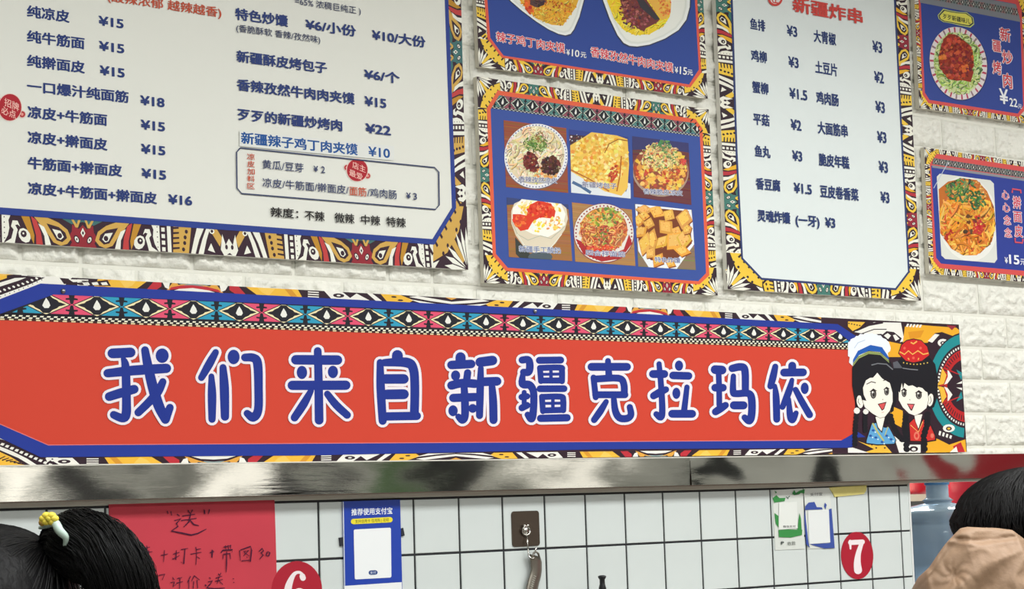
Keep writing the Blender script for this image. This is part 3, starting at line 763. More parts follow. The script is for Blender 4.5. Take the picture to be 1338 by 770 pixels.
# 3 mixed chopped plate
cl = CELL[2]; P = Print(BP + .0009, clip=cl); wood(P, cl, (110, 60, 62)); P.poly([(825, 176), (901, 186), (901, 200), (870, 194), (826, 196)], (62, 62, 110))
P.ell(863, 224, 37, 33, (176, 150, 130), 30, 12); P.ell(863, 222, 36, 31, (150, 80, 60), 30, 12)
blobs(P, 863, 222, 35, 30, 260, 3, [(236, 184, 80), (244, 206, 110), (226, 150, 70), (200, 84, 60), (240, 190, 90)], r)
noodles(P, 863, 205, 26, 18, 150, 8, 1.6, [(244, 226, 170), (236, 210, 140), (220, 190, 120)], r)
blobs(P, 862, 204, 24, 17, 90, 1.5, [(110, 150, 80), (150, 176, 110), (196, 130, 100), (90, 130, 70)], r); noodles(P, 868, 190, 8, 8, 24, 6, 1.8, [(90, 140, 90), (120, 160, 100)], r)
blobs(P, 880, 228, 8, 10, 30, 1.6, [(210, 120, 70), (196, 90, 60)], r); blobs(P, 893, 212, 4, 4, 20, 1.6, [(216, 90, 70)], r)
cappy(P, '香辣脆皮凉皮', 840, 250, 892, 8, (84, 84, 130)); P.out('food_picture', fp, label='printed plate of chopped noodles under green and peanut topping')
# 4 glass bowl of yoghurt
cl = CELL[3]; P = Print(BP + .0009, clip=cl); wood(P, cl, (164, 112, 66)); P.poly([(661, 257), (743, 266), (743, 274), (720, 264), (661, 268)], (60, 72, 120)); P.poly([(673, 310), (700, 340), (680, 338), (674, 332)], (60, 64, 60)); P.ell(706, 336, 16, 7, (84, 96, 104))
P.poly([(668, 276), (672, 266), (690, 258), (710, 258), (728, 262), (740, 272), (742, 286), (738, 300), (726, 318), (716, 328), (698, 330), (684, 322), (674, 308), (668, 292)], (226, 214, 190))
P.poly([(670, 272), (684, 258), (714, 256), (732, 264), (739, 280), (734, 300), (716, 310), (696, 306), (676, 296), (669, 286)], (250, 248, 236))
P.clip = clip_poly([(668, 268), (690, 255), (716, 255), (736, 266), (741, 284), (735, 304), (706, 314), (680, 306), (667, 286)], cl)
blobs(P, 705, 272, 28, 12, 70, 3.2, [(252, 250, 240), (250, 226, 120), (248, 200, 80), (252, 244, 200)], r)
P.poly([(688, 282), (692, 268), (704, 262), (720, 266), (726, 276), (724, 286), (706, 284), (696, 290), (690, 300), (680, 302), (670, 290), (670, 280), (680, 280)], (222, 64, 40))
blobs(P, 706, 275, 17, 9, 60, 2, [(222, 54, 34), (236, 80, 50), (240, 120, 70), (206, 44, 34)], r); blobs(P, 679, 290, 8, 9, 40, 2, [(226, 80, 50), (240, 120, 60)], r)
blobs(P, 722, 292, 15, 8, 70, 2.6, [(255, 253, 246), (252, 246, 220), (250, 224, 110), (244, 170, 80)], r); blobs(P, 702, 296, 9, 7, 30, 2.4, [(252, 220, 70), (250, 248, 230)], r)
P.clip = cl
P.ribbon([(669, 290), (676, 306), (690, 314), (706, 308), (720, 312), (738, 296)], 1, (190, 190, 170)); P.ribbon([(676, 306), (686, 322), (698, 330), (716, 328), (734, 306)], .9, (240, 240, 226))
cappy(P, '新疆手工酸奶', 677.5, 325, 733, 9, (66, 84, 140)); P.out('food_picture', fp, label='printed glass bowl of yoghurt with red fruit sauce')
# 5 spicy noodle plate
cl = CELL[4]; P = Print(BP + .0009, clip=[(747, 260), (826, 270), (830.3, 347.7), (751.6, 342)]); P.poly(cl, (176, 130, 80)); 
for i in range(20): P.ribbon([lp(cl[0], cl[3], i / 20), lp(cl[1], cl[2], i / 20)], .8, jig((176, 130, 80), 20, r), .3)
P.ell(789, 305, 40, 39, (140, 70, 74), 36, 20); P.ell(789, 304.6, 39, 38, (232, 226, 216), 36, 20)
for k in range(48):
    a = math.radians(k * 7.5); P.poly(ring(789 + 36.5 * math.cos(a), 304.6 + 35.5 * math.sin(a), 1.3, 1.3, 5), (156, 60, 70), .2)
P.poly([(752, 312), (765, 318), (790, 336), (815, 326), (822, 306), (826, 318), (812, 338), (786, 342), (762, 332)], (176, 46, 50)); P.ell(789, 300, 31, 29, (196, 110, 70), 26)
noodles(P, 788, 302, 30, 27, 260, 10, 1.5, [(226, 150, 80), (236, 176, 96), (210, 110, 60), (198, 80, 56), (240, 196, 120)], r)
blobs(P, 792, 284, 24, 12, 100, 2, [(140, 160, 60), (196, 196, 90), (100, 130, 60), (220, 216, 120), (220, 150, 60)], r); blobs(P, 788, 310, 12, 12, 40, 1.6, [(120, 60, 50), (170, 70, 60), (120, 140, 70)], r); blobs(P, 784, 326, 18, 5, 30, 2.2, [(214, 60, 50), (226, 90, 60)], r)
P.clip = cl; cappy(P, '四合拌面筋', 765, 330, 817, 8, (84, 84, 140)); P.out('food_picture', fp, label='printed plate of red spicy shredded noodles')
# 6 fried cubes
cl = CELL[5]; P = Print(BP + .0009, clip=cl); wood(P, cl, (140, 118, 96)); P.poly([(830, 267), (850, 264), (903, 272), (908, 318), (884, 352), (848, 350), (834, 328)], (236, 240, 244)); P.ell(880, 276, 14, 6, (244, 246, 248)); P.poly([(833, 270), (900, 276), (904, 318), (880, 344), (850, 340), (834, 316)], (122, 64, 40))
cub = [(842, 274, 9, 6), (858, 277, 9, 7), (835, 288, 7, 8), (874, 281, 8, 7), (894, 286, 9, 12), (848, 292, 7, 7), (870, 297, 11, 9), (884, 302, 6, 6), (838, 303, 6, 9), (843, 318, 8, 14), (853, 314, 5, 14), (865, 316, 6, 11), (882, 315, 12, 12), (894, 312, 9, 12), (850, 331, 6, 8), (860, 340, 7, 10), (892, 328, 9, 6), (876, 344, 6, 5), (842, 282, 6, 5), (898, 300, 5, 6)]
for x, y, a, b_ in cub:
    a *= 1.22; b_ *= 1.22; pts = ring(x, y, a, b_, 4 if a > 7 else 5, r.uniform(0, 60), .12, r); P.poly([(px + .8, py + 1.4) for px, py in pts], (140, 70, 34)); cc = jig((232, 168, 74), 14, r); P.poly(pts, cc)
    P.poly([(x + (px - x) * .7 - .8, y + (py - y) * .7 - 1) for px, py in pts], jig((244, 192, 98), 10, r)); blobs(P, x, y, a * .7, b_ * .7, 12, .7, [(226, 150, 60), (250, 214, 130), (200, 110, 50)], r)
cappy(P, '特色炸馕', 855, 339, 889, 7.5, (76, 84, 140)); P.out('food_picture', fp, label='printed tray of golden fried cubes')

# === upper right poster
q = [(1192.6, -45), (1340 + 3, -14), (1352.6, 163.2), (1201.4, 141)]
ra = board('food_poster', q, 'small blue poster of red meat on a striped plate, upper one at far right', 'poster', edge=M_EDGE)
P = Print(BP + .0001)
band(P, (1201.4, 141), (1352.6, 163.2), (1201, 131), (1352, 153), 4, start=.3); band(P, (1192.6, -45), (1201.4, 141), (1200, -43), (1208, 142), 3.6, start=.3); band(P, (1343, -14), (1352.6, 163.2), (1333, -16), (1343, 162), 3.6, start=.3); band(P, (1192.6, -45), (1343, -14), (1193, -32), (1344, -1), 4, start=.3)
corner(P, (1201.4, 141), (1217, 143.3), (1200.3, 118), (1216, 121)); corner(P, (1343, -14), (1324, -18), (1344.5, 16), (1326, 12)); P.out('printed_border', ra)
P = Print(BP + .0005); RD = (214, 84, 84)
P.poly([(1199, -28), (1330, -2), (1335, 14), (1341, 142), (1331, 153), (1213, 134.7), (1205.4, 123.6)], RD)
P.poly([(1202, -18), (1326, 5), (1333, 28), (1337, 138), (1330, 148.5), (1214.5, 130.6), (1208.4, 121)], (52, 72, 148)); P.out('frame_line', ra)
P = Print(BP + .0007, clip=[(1202, -20), (1327, 3), (1334, 30), (1202, 6)])
P.poly([(1200, -18), (1340, 8), (1340, 30), (1200, 3)], (128, 132, 140)); diamonds(P, (1202, -12), (1332, 12), (1202, -4), (1332, 21), 18, .5, [(150, 110, 110), (110, 130, 130)], False, dark=(52, 50, 58), cream=(170, 170, 160)); P.out('diamond_strip', ra)
Z = zoomed(1195, 20, 6.417); r = random.Random(5)
P = Print(BP + .0009)
c0 = Z([(367, 403)])[0]; P.ell(c0[0] + .3, c0[1] + .6, 37.8, 48.8, (36, 48, 100), 44, -12)
P.poly(ring(c0[0], c0[1], 37, 48, 60, -12), (228, 220, 220))
for k in range(60):
    a0 = k * 6; 
    if k % 2: continue
    a = ring(c0[0], c0[1], 36.6, 47.6, 2, -12, a0=a0, a1=a0 + 3.4); bb = ring(c0[0], c0[1], 30, 40, 2, -12, a0=a0, a1=a0 + 3.4)
    P.poly(a + bb[::-1], (186, 66, 96) if (k // 2) % 3 else (150, 120, 130), .2)
P.ell(c0[0] - .5, c0[1], 31, 41, (206, 216, 160), 30, -12)
P.clip = ring(c0[0] - .5, c0[1], 33, 43, 20, -12)
noodles(P, c0[0], c0[1], 30, 41, 330, 12, 1.4, [(196, 222, 130), (150, 186, 90), (222, 234, 170), (90, 130, 70), (176, 206, 110)], r)
P.clip = None
P.poly(Z([(290, 155), (340, 160), (400, 200), (470, 270), (490, 330), (470, 420), (495, 480), (470, 560), (400, 545), (350, 550), (280, 530), (220, 450), (200, 350), (230, 280), (240, 200)]), (150, 50, 34))
P.clip = Z([(285, 150), (345, 155), (480, 265), (495, 330), (500, 490), (465, 570), (280, 535), (205, 440), (200, 345), (240, 190)])
blobs(P, c0[0] - 3, c0[1] - 6, 23, 30, 420, 2.4, [(160, 56, 38), (184, 72, 46), (136, 42, 32), (204, 92, 56), (120, 40, 34)], r)
blobs(P, *Z([(240, 350)])[0], 5, 3, 14, 2, [(216, 120, 50)], r); blobs(P, *Z([(425, 445)])[0], 4, 5, 14, 2, [(214, 110, 50)], r); P.clip = None
P.out('food_picture', ra, label='printed oval striped plate of red grilled meat')
P = Print(BP + .0009); Z = zoomed(1180, 0, 4.53)
cld = [(208, 92), (240, 56), (280, 66), (330, 74), (375, 76), (412, 104), (418, 140), (396, 158), (340, 148), (290, 136), (240, 128), (215, 112)]
P.poly(Z([(313 + (x - 313) * 1.03, 105 + (y - 105) * 1.1) for x, y in cld]), (200, 214, 120)); P.poly(Z([(313 + (x - 313) * .99, 105 + (y - 105) * .98) for x, y in cld]), (50, 60, 70)); P.poly(Z([(313 + (x - 313) * .92, 105 + (y - 105) * .84) for x, y in cld]), (226, 220, 96))
text(P, '歹歹新疆味儿', 1231.9, 21, 1267.5, 7, (44, 50, 44), off=.02)
for s, x0, y0, x1, h in (('新', 1305.5, 44, 1321, 19), ('疆', 1296, 59, 1308.5, 17), ('炒', 1308.5, 73.5, 1323.5, 19), ('烤', 1296, 87.5, 1309, 19), ('肉', 1309.5, 104.5, 1323, 21)): outlined(P, s, x0, y0, x1, h, (206, 60, 70), (238, 226, 232), oo=.06, oi=.018)
text(P, '¥', 1305.5, 125, 1317, 21, (240, 242, 246), off=.02); text(P, '22', 1318.6, 133, 1329, 12, (240, 242, 246), off=.02); text(P, '元', 1329.8, 138.5, 1335, 6.5, (220, 224, 240))
P.out('lettering', ra)

# === lower right poster
q = [(1207.5, 192.4), (1420, 224.2), (1424, 376.4), (1214.3, 357.6)]
rb = board('food_poster', q, 'wide blue poster with one orange noodle photo, lower one at far right', 'poster', edge=M_EDGE)
P = Print(BP + .0001)
band(P, (1214.3, 357.6), (1424, 376.4), (1214, 345), (1423, 364), 5, start=.3); band(P, (1207.5, 192.4), (1214.3, 357.6), (1216, 193.6), (1223, 359), 3.6, start=.3); band(P, (1207.5, 192.4), (1420, 224.2), (1208, 204), (1421, 236), 5, start=.3)
corner(P, (1214.3, 357.6), (1229, 359), (1213.4, 336), (1228, 338)); corner(P, (1207.5, 192.4), (1222, 194.6), (1208.6, 214), (1223, 216)); P.out('printed_border', rb)
P = Print(BP + .0005)
P.poly([(1224, 201), (1430, 232), (1430, 369), (1227.5, 350.5), (1219.8, 341), (1215, 214)], RD)
P.poly([(1216.6, 216.5), (1430, 247), (1430, 362), (1229.5, 344.6), (1223.3, 337)], (50, 66, 150)); P.out('frame_line', rb)
P = Print(BP + .0007)
P.poly([(1218, 216), (1430, 246.5), (1430, 250), (1218, 219)], (140, 144, 152)); diamonds(P, (1220, 206.6), (1420, 237), (1218, 214.4), (1420, 245), 26, .5, [(120, 110, 116), (110, 126, 126)], False, dark=(50, 48, 58), cream=(180, 178, 160)); P.out('diamond_strip', rb)
cl = [(1224, 231), (1228, 227), (1294, 235.6), (1298.6, 240), (1303, 339), (1299.5, 343.6), (1235, 338.6), (1230, 334)]
P = Print(BP + .0009); P.poly(cl, (222, 224, 216)); P.clip = cl; r = random.Random(9); Z = zoomed(1210, 190, 4.53)
P.ell(1264, 286, 40, 56, (236, 236, 228), 30, -10)
P.poly(Z([(75, 260), (130, 215), (220, 195), (300, 205), (360, 270), (400, 360), (412, 470), (390, 570), (320, 640), (240, 650), (170, 620), (90, 520), (80, 400)]), (196, 110, 44)); P.clip = clip_poly(Z([(72, 260), (200, 192), (310, 205), (400, 350), (415, 480), (385, 585), (300, 650), (220, 652), (150, 612), (85, 520)]), cl)
noodles(P, 1263, 290, 35, 45, 420, 22, 2.6, [(232, 152, 52), (240, 172, 70), (222, 130, 44), (206, 104, 40), (246, 190, 90)], r, .7)
blobs(P, 1268, 250, 26, 14, 90, 1.8, [(222, 170, 90), (236, 190, 110), (206, 120, 70)], r); noodles(P, 1256, 248, 20, 16, 60, 9, 2.2, [(60, 96, 60), (90, 130, 70), (120, 150, 80)], r); noodles(P, 1278, 262, 10, 12, 26, 8, 2.2, [(60, 100, 60), (96, 130, 70)], r)
blobs(P, 1279, 294, 8, 13, 70, 1.7, [(206, 66, 56), (186, 50, 46)], r); blobs(P, 1266, 290, 14, 14, 10, 3, [(110, 64, 44), (90, 54, 44)], r); blobs(P, 1240, 308, 6, 8, 16, 2, [(180, 50, 40)], r)
P.out('food_picture', rb, label='printed plate of orange noodles with green topping')
P = Print(BP + .0011); P.ribbon([(1239, 212), (1220, 246)], .9, (190, 200, 220)); 
for i, (s, x, y) in enumerate((('心', 1308.5, 254), ('心', 1309.5, 270.5), ('念', 1310.8, 287.5), ('念', 1311.8, 304))): outlined(P, s, x, y, x + 10.5, 13.5, (206, 60, 84), (236, 226, 234), oo=.055, oi=.016)
for s, x, y, h in (('擀', 1322.6, 264, 17), ('面', 1323.4, 282.6, 16), ('皮', 1324.6, 301.6, 17)): outlined(P, s, x, y, x + 12, h, (206, 60, 84), (236, 226, 234), oo=.055, oi=.016)
P.ribbon([(1322.6, 252), (1323, 247), (1333.6, 248.6), (1334, 252.6)], 2.2, (206, 84, 104)); P.ribbon([(1326.4, 311), (1326.6, 316.6), (1336, 317.6), (1336.6, 312.5)], 2.2, (206, 84, 104))
text(P, '¥', 1312.4, 340, 1316.6, 8.5, (236, 238, 246), off=.02); text(P, '15', 1318, 338.4, 1331.6, 13.5, (236, 238, 246), off=.03); text(P, '元', 1332.6, 342, 1339.6, 9, (226, 228, 240))
P.out('lettering', rb)

# === the red banner
q = [(-60, 355), (1252.9, 424.3), (1263.4, 590.9), (-60, 610.3)]
bn = board('shop_banner', q, 'long red banner with ten big blue white-outlined characters above the steel strip', 'banner')
RB = (210, 70, 52)
P = Print(BP + .0001)
P.poly([(-60, 355), (1252.9, 424.3), (1263.4, 590.9), (-60, 610.3)], (58, 38, 50))
WH, DK, GO, YE, RR, TE = (238, 236, 228), (52, 36, 46), (224, 164, 72), (238, 186, 66), (190, 52, 62), (44, 138, 146)
def bunit(add):                              # from the red petals (0) to the white arcs (1); y 0 outer .. 1 inner
    add([(0, 0), (1, 0), (1, 1), (0, 1)], DK)
    add([(0, 1), (.17, 1), (.1, .62), (0, .5)], WH); add([(0, .2), (.07, .3), (.12, .0), (0, 0)], (130, 150, 150)); add([(.04, 0), (.12, .42), (.19, .9), (.22, 1), (.17, 0), (.13, 0), (.12, .2)], GO)
    add([(.19, 0), (.25, 0), (.23, .6), (.2, .8)], WH); add([(.26, 0), (.32, 0), (.37, 1), (.3, 1), (.26, .5)], RR)
    add([(.37, 0), (.60, 0), (.62, 1), (.42, 1)], YE); add([(.42, 0), (.5, 0), (.47, 1), (.44, .6)], (244, 200, 96)); add([(.54, 0), (.57, 0), (.6, 1), (.57, 1)], (214, 150, 50))
    for y in (.15, .45, .75): add([(.635, y), (.665, y + .02), (.665, y + .16), (.635, y + .14)], WH)
    add([(.68, 0), (.73, 0), (.76, 1), (.7, 1)], WH); add(ring(.72, .5, .016, .28, 10), DK); add(ring(.72, .5, .006, .1, 8), WH)
    add([(.77, .1), (.81, 1), (.745, 1)], WH)
    add([(.80, 0), (.815, 0), (.84, 1), (.825, 1)], WH)
    add([(.835, 0), (.88, .0), (.91, .6), (.90, 1), (.85, 1)], YE); add(ring(.865, .3, .007, .12, 6), DK); add(ring(.88, .7, .007, .12, 6), DK)
    add([(.90, .5), (.96, .9), (1, 1), (.93, 1)], WH); add([(.92, 0), (1, .55), (1, .85), (.95, .6), (.9, .2)], WH); add([(.985, 0), (1, .3), (1, 0)], GO)
KN = [(0, 0), (.26, .13), (.37, .19), (.62, .40), (.82, .68), (.91, .84), (1, 1)]
def rx_(x):
    for (a, b_), (c, d) in zip(KN, KN[1:]):
        if x <= c: return b_ + (d - b_) * (x - a) / (c - a)
    return 1
def bband(cent, ytop, ybot, inner_up):
    for i in range(len(cent) - 1):
        a, b_ = cent[i], cent[i + 1]; mir = (i + 1) % 2 if cent_first_red else i % 2
        o0, o1 = ytop(a), ytop(b_); n0, n1 = ybot(a), ybot(b_)
        f = quad_map((a, o0), (b_, o1), (a, n0), (b_, n1), 1, 1); k0 = P.k
        def add(pts, c):
            P.map = f; P.poly([((1 - rx_(x)) if mir else rx_(x), y) for x, y in pts], c, 1); P.map = None
        P.k = k0; bunit(add)
        if inner_up: add([(0, .15), (0, .5), (.14, .75), (.2, .9), (.18, .55), (.1, .25)], RR)
k00 = P.k
cent_first_red = False
P.k = k00; bband([252, 590, 849, 1073], lambda x: 358 + x * .0529, lambda x: 369 + x * .0505, 1)
P.k = k00; bband([279.5, 595.6, 857, 1087.5], lambda x: 609.4 - x * .0146, lambda x: 599.6 - x * .012, 0)
cent_first_red = True
P.k = k00; bband([-90, 252], lambda x: 358 + x * .0529, lambda x: 369 + x * .0505, 1); P.k = k00; bband([-100, 279.5], lambda x: 609.4 - x * .0146, lambda x: 599.6 - x * .012, 0)
P.k = k00 + 30
Z = zoomed(0, 365, 6.69)                      # top left corner arcs
P.poly(Z([(-400, -50), (560, -20), (540, 40), (390, 45), (0, 215), (-400, 400)]), WH)
P.poly(Z([(-400, 200), (-400, 100), (0, -30), (100, -40), (395, -15), (260, 45), (0, 140)]), DK)
P.poly(Z([(-100, 110), (0, 65), (170, 10), (230, -15), (130, -10), (-100, 60)]), WH)
P.poly(Z([(-100, 30), (0, 10), (60, -10), (60, -35), (-100, -40)]), YE)
for i in range(10):
    x, y = 0 + i * 40, 105 - i * 13 - max(0, i - 5) * 3; P.poly(Z(ring(x, y, 15, 9, 6, 30)), WH, .2)
    P.poly(Z(ring(x + 5, y + 48 - i * 2, 6, 5, 5)), DK, .2)
P.poly(Z([(520, -12), (600, -5), (640, 40), (560, 42)]), DK); P.poly(Z([(600, 0), (700, 4), (720, 20), (640, 26)]), WH); P.poly(Z([(640, 34), (940, 8), (970, 60), (700, 52)]), DK)
for x in (720, 800, 880): P.poly(Z([(x, 30), (x + 50, 24), (x + 66, 50), (x + 14, 52)]), WH, .2)
Z = zoomed(0, 540, 8.36)                      # bottom left corner arcs
P.poly(Z([(-500, 60), (0, 262), (90, 300), (490, 475), (520, 545), (470, 590), (-500, 590)]), DK)
P.poly(Z([(-400, 90), (0, 262), (90, 300), (60, 300), (0, 285), (-400, 140)]), WH)
for i in range(-6, 11):
    x, y = 20 + i * 52, 325 + i * 21 + max(0, i) ** 1.3 * .7; P.poly(Z([(x, y), (x + 32, y + 8), (x + 14, y + 34), (x - 20, y + 22)]), WH, .2)
P.poly(Z([(-400, 240), (0, 365), (140, 420), (300, 500), (400, 565), (330, 568), (200, 490), (0, 405), (-400, 300)]), WH)
P.poly(Z([(-400, 330), (0, 425), (120, 480), (200, 530), (265, 565), (250, 580), (-400, 590)]), YE)
for i in range(6): x = -20 + i * 42; P.poly(Z([(x, 500 + i * 8), (x + 75, 468 + i * 18), (x + 80, 476 + i * 18), (x, 516 + i * 8)]), DK, .2)
P.poly(Z([(500, 485), (640, 485), (572, 530)]), WH); P.ell(*Z([(572, 503)])[0], 1.4, 1, DK, 6)
P.out('printed_border', bn)
P = Print(BP + .0004)
P.poly([(-60, 443), (0, 418.5), (63, 418.5), (1109, 457.5), (1117, 460), (1117, 566), (1099.4, 575.7), (800, 577.6), (400, 580), (63, 582.3), (-60, 527)], RB)
fo = [(-60, 418), (0, 391), (53, 370.6), (400, 388.6), (780, 407.2), (1094.8, 423.8), (1121, 441)]
fi = [(-60, 438), (0, 410.5), (70, 385), (400, 398.7), (780, 415.8), (1091.6, 431.6), (1113, 448)]
P.poly(fi + [(1112, 450), (780, 439.4), (400, 422), (0, 409.6), (-60, 420)], (40, 38, 46))
cl = [(-20, 417), (70, 385), (1091.6, 431.6), (1114, 449.5), (1112, 452), (0, 411)]
P.clip = [(14, 409), (70, 385), (1091.6, 431.6), (1113, 449.5)]
U0 = uv(60.3, 397)[0]; U1 = uv(1098, 440)[0]; dU = (U1 - U0) / 21
def ypx(u, ytop): return ytop
ua, ub = uv(0, 400)[0], uv(1125, 440)[0]
n = (ub - ua) / dU
diamonds(P, (0, 381.7), (1125, 433), (0, 407.6), (1125, 448.6), n, (U0 - ua) / dU, [(226, 84, 116), (52, 156, 190)], True)
P.clip = None
P.out('diamond_strip', bn)
P = Print(BP + .0007)
checker(P, (2, 410.8), (1112, 449.8), (0, 415.8), (1112, 454.6), 330, 2)
checker(P, (0, 416), (1112, 454.8), (0, 418.4), (1112, 457), 260, 1, (232, 214, 170), (70, 40, 36))
P.out('checker_strip', bn)
P = Print(BP + .0008)
frame(P, fo, fi, BLUE)
frame(P, [(-60, 527), (0, 555), (63, 582.3), (400, 580), (800, 577.6), (1099.4, 575.7), (1120, 564)], [(-60, 545), (0, 572.6), (53, 597.6), (400, 595.4), (780, 587.4), (1110, 585.4), (1135, 574)], BLUE)
P.ribbon([(-60, 526.4), (0, 554.4), (63, 581.8), (400, 579.6), (800, 577.2), (1099.4, 575.3)], .9, (224, 130, 130))
P.out('frame_line', bn)
# big characters, brush strokes measured on the photograph: (points, radius)
def dot(x, y, a, b_): return ('dot', x, y, a, b_)
CH = [((125, 440, 5.925), [([(130, 130), (200, 127), (270, 123)], 36), ([(215, 175), (232, 240), (238, 480), (236, 600), (208, 632), (140, 606)], [18, 30, 32, 34, 31, 28]), ([(92, 284), (300, 262), (548, 246)], [30, 36, 34]), ([(105, 465), (200, 435), (298, 408)], [32, 34, 32]), ([(382, 105), (405, 230), (445, 400), (490, 540), (540, 642)], [28, 34, 38, 38, 32]), ([(540, 642), (575, 550)], [32, 27]), ([(520, 350), (480, 430), (410, 510), (330, 588)], [26, 32, 30, 28]), dot(515, 148, 48, 54)]),
      ((245, 440, 5.925), [([(218, 122), (170, 210), (108, 318)], [23, 30, 24]), ([(185, 308), (190, 450), (190, 640)], [20, 31, 26]), ([(275, 240), (285, 400), (290, 620)], [25, 34, 30]), dot(357, 158, 44, 54), ([(445, 162), (510, 165), (543, 210), (550, 400), (547, 570), (508, 625), (462, 595)], [28, 31, 33, 31, 31, 33, 25])]),
      ((365, 440, 5.927), [([(128, 180), (450, 182)], 35), ([(297, 112), (303, 300), (308, 648)], [28, 30, 32]), ([(100, 378), (515, 377)], 34), ([(245, 420), (190, 520), (118, 628)], [20, 30, 28]), ([(372, 445), (440, 530), (525, 608)], [24, 28, 27]), dot(175, 278, 38, 49), dot(415, 274, 37, 46)]),
      ((475, 440, 5.92), [([(128, 200), (133, 400), (148, 652)], [24, 31, 29]), ([(160, 202), (330, 200), (385, 250), (397, 400), (393, 600)], [26, 36, 33, 32, 32]), ([(170, 328), (312, 328)], 35), ([(180, 448), (312, 446)], 36), ([(170, 618), (412, 614)], 30), ([(262, 146), (262, 190)], 40)]),
      ((570, 440, 5.92), [([(188, 160), (188, 190)], 37), ([(118, 220), (270, 212)], 31), dot(150, 302, 33, 38), ([(243, 280), (235, 340)], 26), ([(118, 378), (200, 360), (300, 365)], 31), ([(215, 380), (222, 500), (222, 610), (202, 645), (172, 620)], [24, 28, 28, 28, 22]), ([(132, 475), (300, 468)], 30), dot(130, 574, 34, 40), dot(282, 556, 31, 32), ([(340, 198), (435, 185)], 35), ([(345, 245), (340, 400), (335, 612)], [20, 27, 25]), ([(360, 350), (470, 346)], 32), ([(432, 390), (440, 500), (443, 646)], [24, 29, 29])]),
      ((665, 440, 5.92), [([(102, 182), (150, 180), (162, 230), (150, 275), (112, 275)], [25, 26, 27, 27, 24]), ([(108, 290), (105, 365), (160, 375), (190, 430), (190, 560), (175, 635), (145, 605)], [18, 28, 28, 26, 26, 28, 22]), ([(98, 468), (140, 462)], 22), ([(118, 432), (118, 550)], 17), ([(100, 552), (140, 532)], 24),
                           ([(236, 184), (400, 182)], 25), ([(240, 245), (248, 345)], 20), ([(240, 243), (395, 240), (410, 262), (410, 345)], 21), ([(250, 292), (400, 290)], 9), ([(325, 240), (325, 350)], 11), ([(250, 340), (410, 340)], 21), ([(240, 404), (426, 403)], 24),
                           ([(255, 465), (263, 578)], 20), ([(258, 467), (400, 465), (420, 492), (420, 570)], 21), ([(340, 465), (340, 575)], 11), ([(260, 517), (410, 515)], 9), ([(265, 572), (420, 567)], 21), ([(245, 633), (450, 628)], 26)]),
      ((755, 450, 6.42), [([(115, 190), (412, 190)], 31), ([(253, 140), (262, 275)], [22, 27]), ([(132, 280), (150, 445)], 23), ([(155, 292), (340, 285), (385, 330), (390, 420)], 27), ([(150, 424), (395, 424)], 27), ([(238, 482), (190, 560), (137, 635)], [20, 27, 25]), ([(302, 460), (315, 560), (350, 618), (415, 622), (446, 590), (436, 528)], [22, 27, 28, 28, 26, 24])]),
      ((835, 450, 6.42), [([(168, 165), (185, 350), (195, 550), (182, 612), (145, 587)], [20, 23, 25, 27, 23]), ([(117, 250), (212, 250)], 31), ([(122, 433), (180, 400), (225, 380)], [28, 30, 25]), dot(335, 180, 32, 41), ([(285, 262), (415, 266)], 30), dot(313, 412, 31, 45), ([(402, 360), (390, 460), (378, 560)], [20, 22, 24]), ([(278, 584), (445, 584)], 31)]),
      ((915, 450, 6.42), [([(125, 213), (182, 217)], 35), ([(153, 220), (158, 360), (160, 510)], 22), ([(125, 365), (190, 365)], 30), ([(128, 567), (170, 540), (212, 512)], [28, 30, 26]), ([(268, 203), (340, 190), (375, 222), (378, 400)], [29, 30, 29, 28]), ([(278, 268), (275, 395), (300, 415), (400, 412), (430, 455), (432, 580), (412, 642), (372, 615)], [20, 26, 27, 28, 30, 30, 30, 24]), ([(282, 513), (362, 513)], 32)]),
      ((990, 450, 6.42), [([(148, 188), (130, 270), (108, 352)], [23, 28, 25]), ([(145, 350), (155, 450), (160, 630)], [16, 27, 27]), ([(290, 180), (290, 235)], 31), ([(222, 238), (380, 236)], 31), ([(288, 300), (260, 400), (208, 527)], [17, 27, 22]), ([(262, 460), (270, 580), (290, 632), (322, 578)], [16, 26, 30, 20]), ([(318, 382), (370, 480), (435, 592)], [22, 26, 27]), dot(395, 370, 31, 46)])]
for (ox, oy, s), strokes in CH:
    P = Print(BP + .0012)
    for extra, colr in ((26 * s / 6, (150, 60, 60)), (23.5 * s / 6, (240, 232, 238)), (2.6, (34, 54, 144))):
        for st in strokes:
            if st[0] == 'dot':
                x, y = ox + st[1] / s, oy + st[2] / s; P.ell(x, y, (st[3] + extra) / s, (st[4] + extra) / s, colr, 22)
            else:
                pts, rr = st; rr = rr if isinstance(rr, list) else [rr] * len(pts)
                P.cap([(ox + a / s, oy + b_ / s) for a, b_ in pts], [(k + extra) / s for k in rr], colr)
        P.k += 20
    P.out('character', bn)
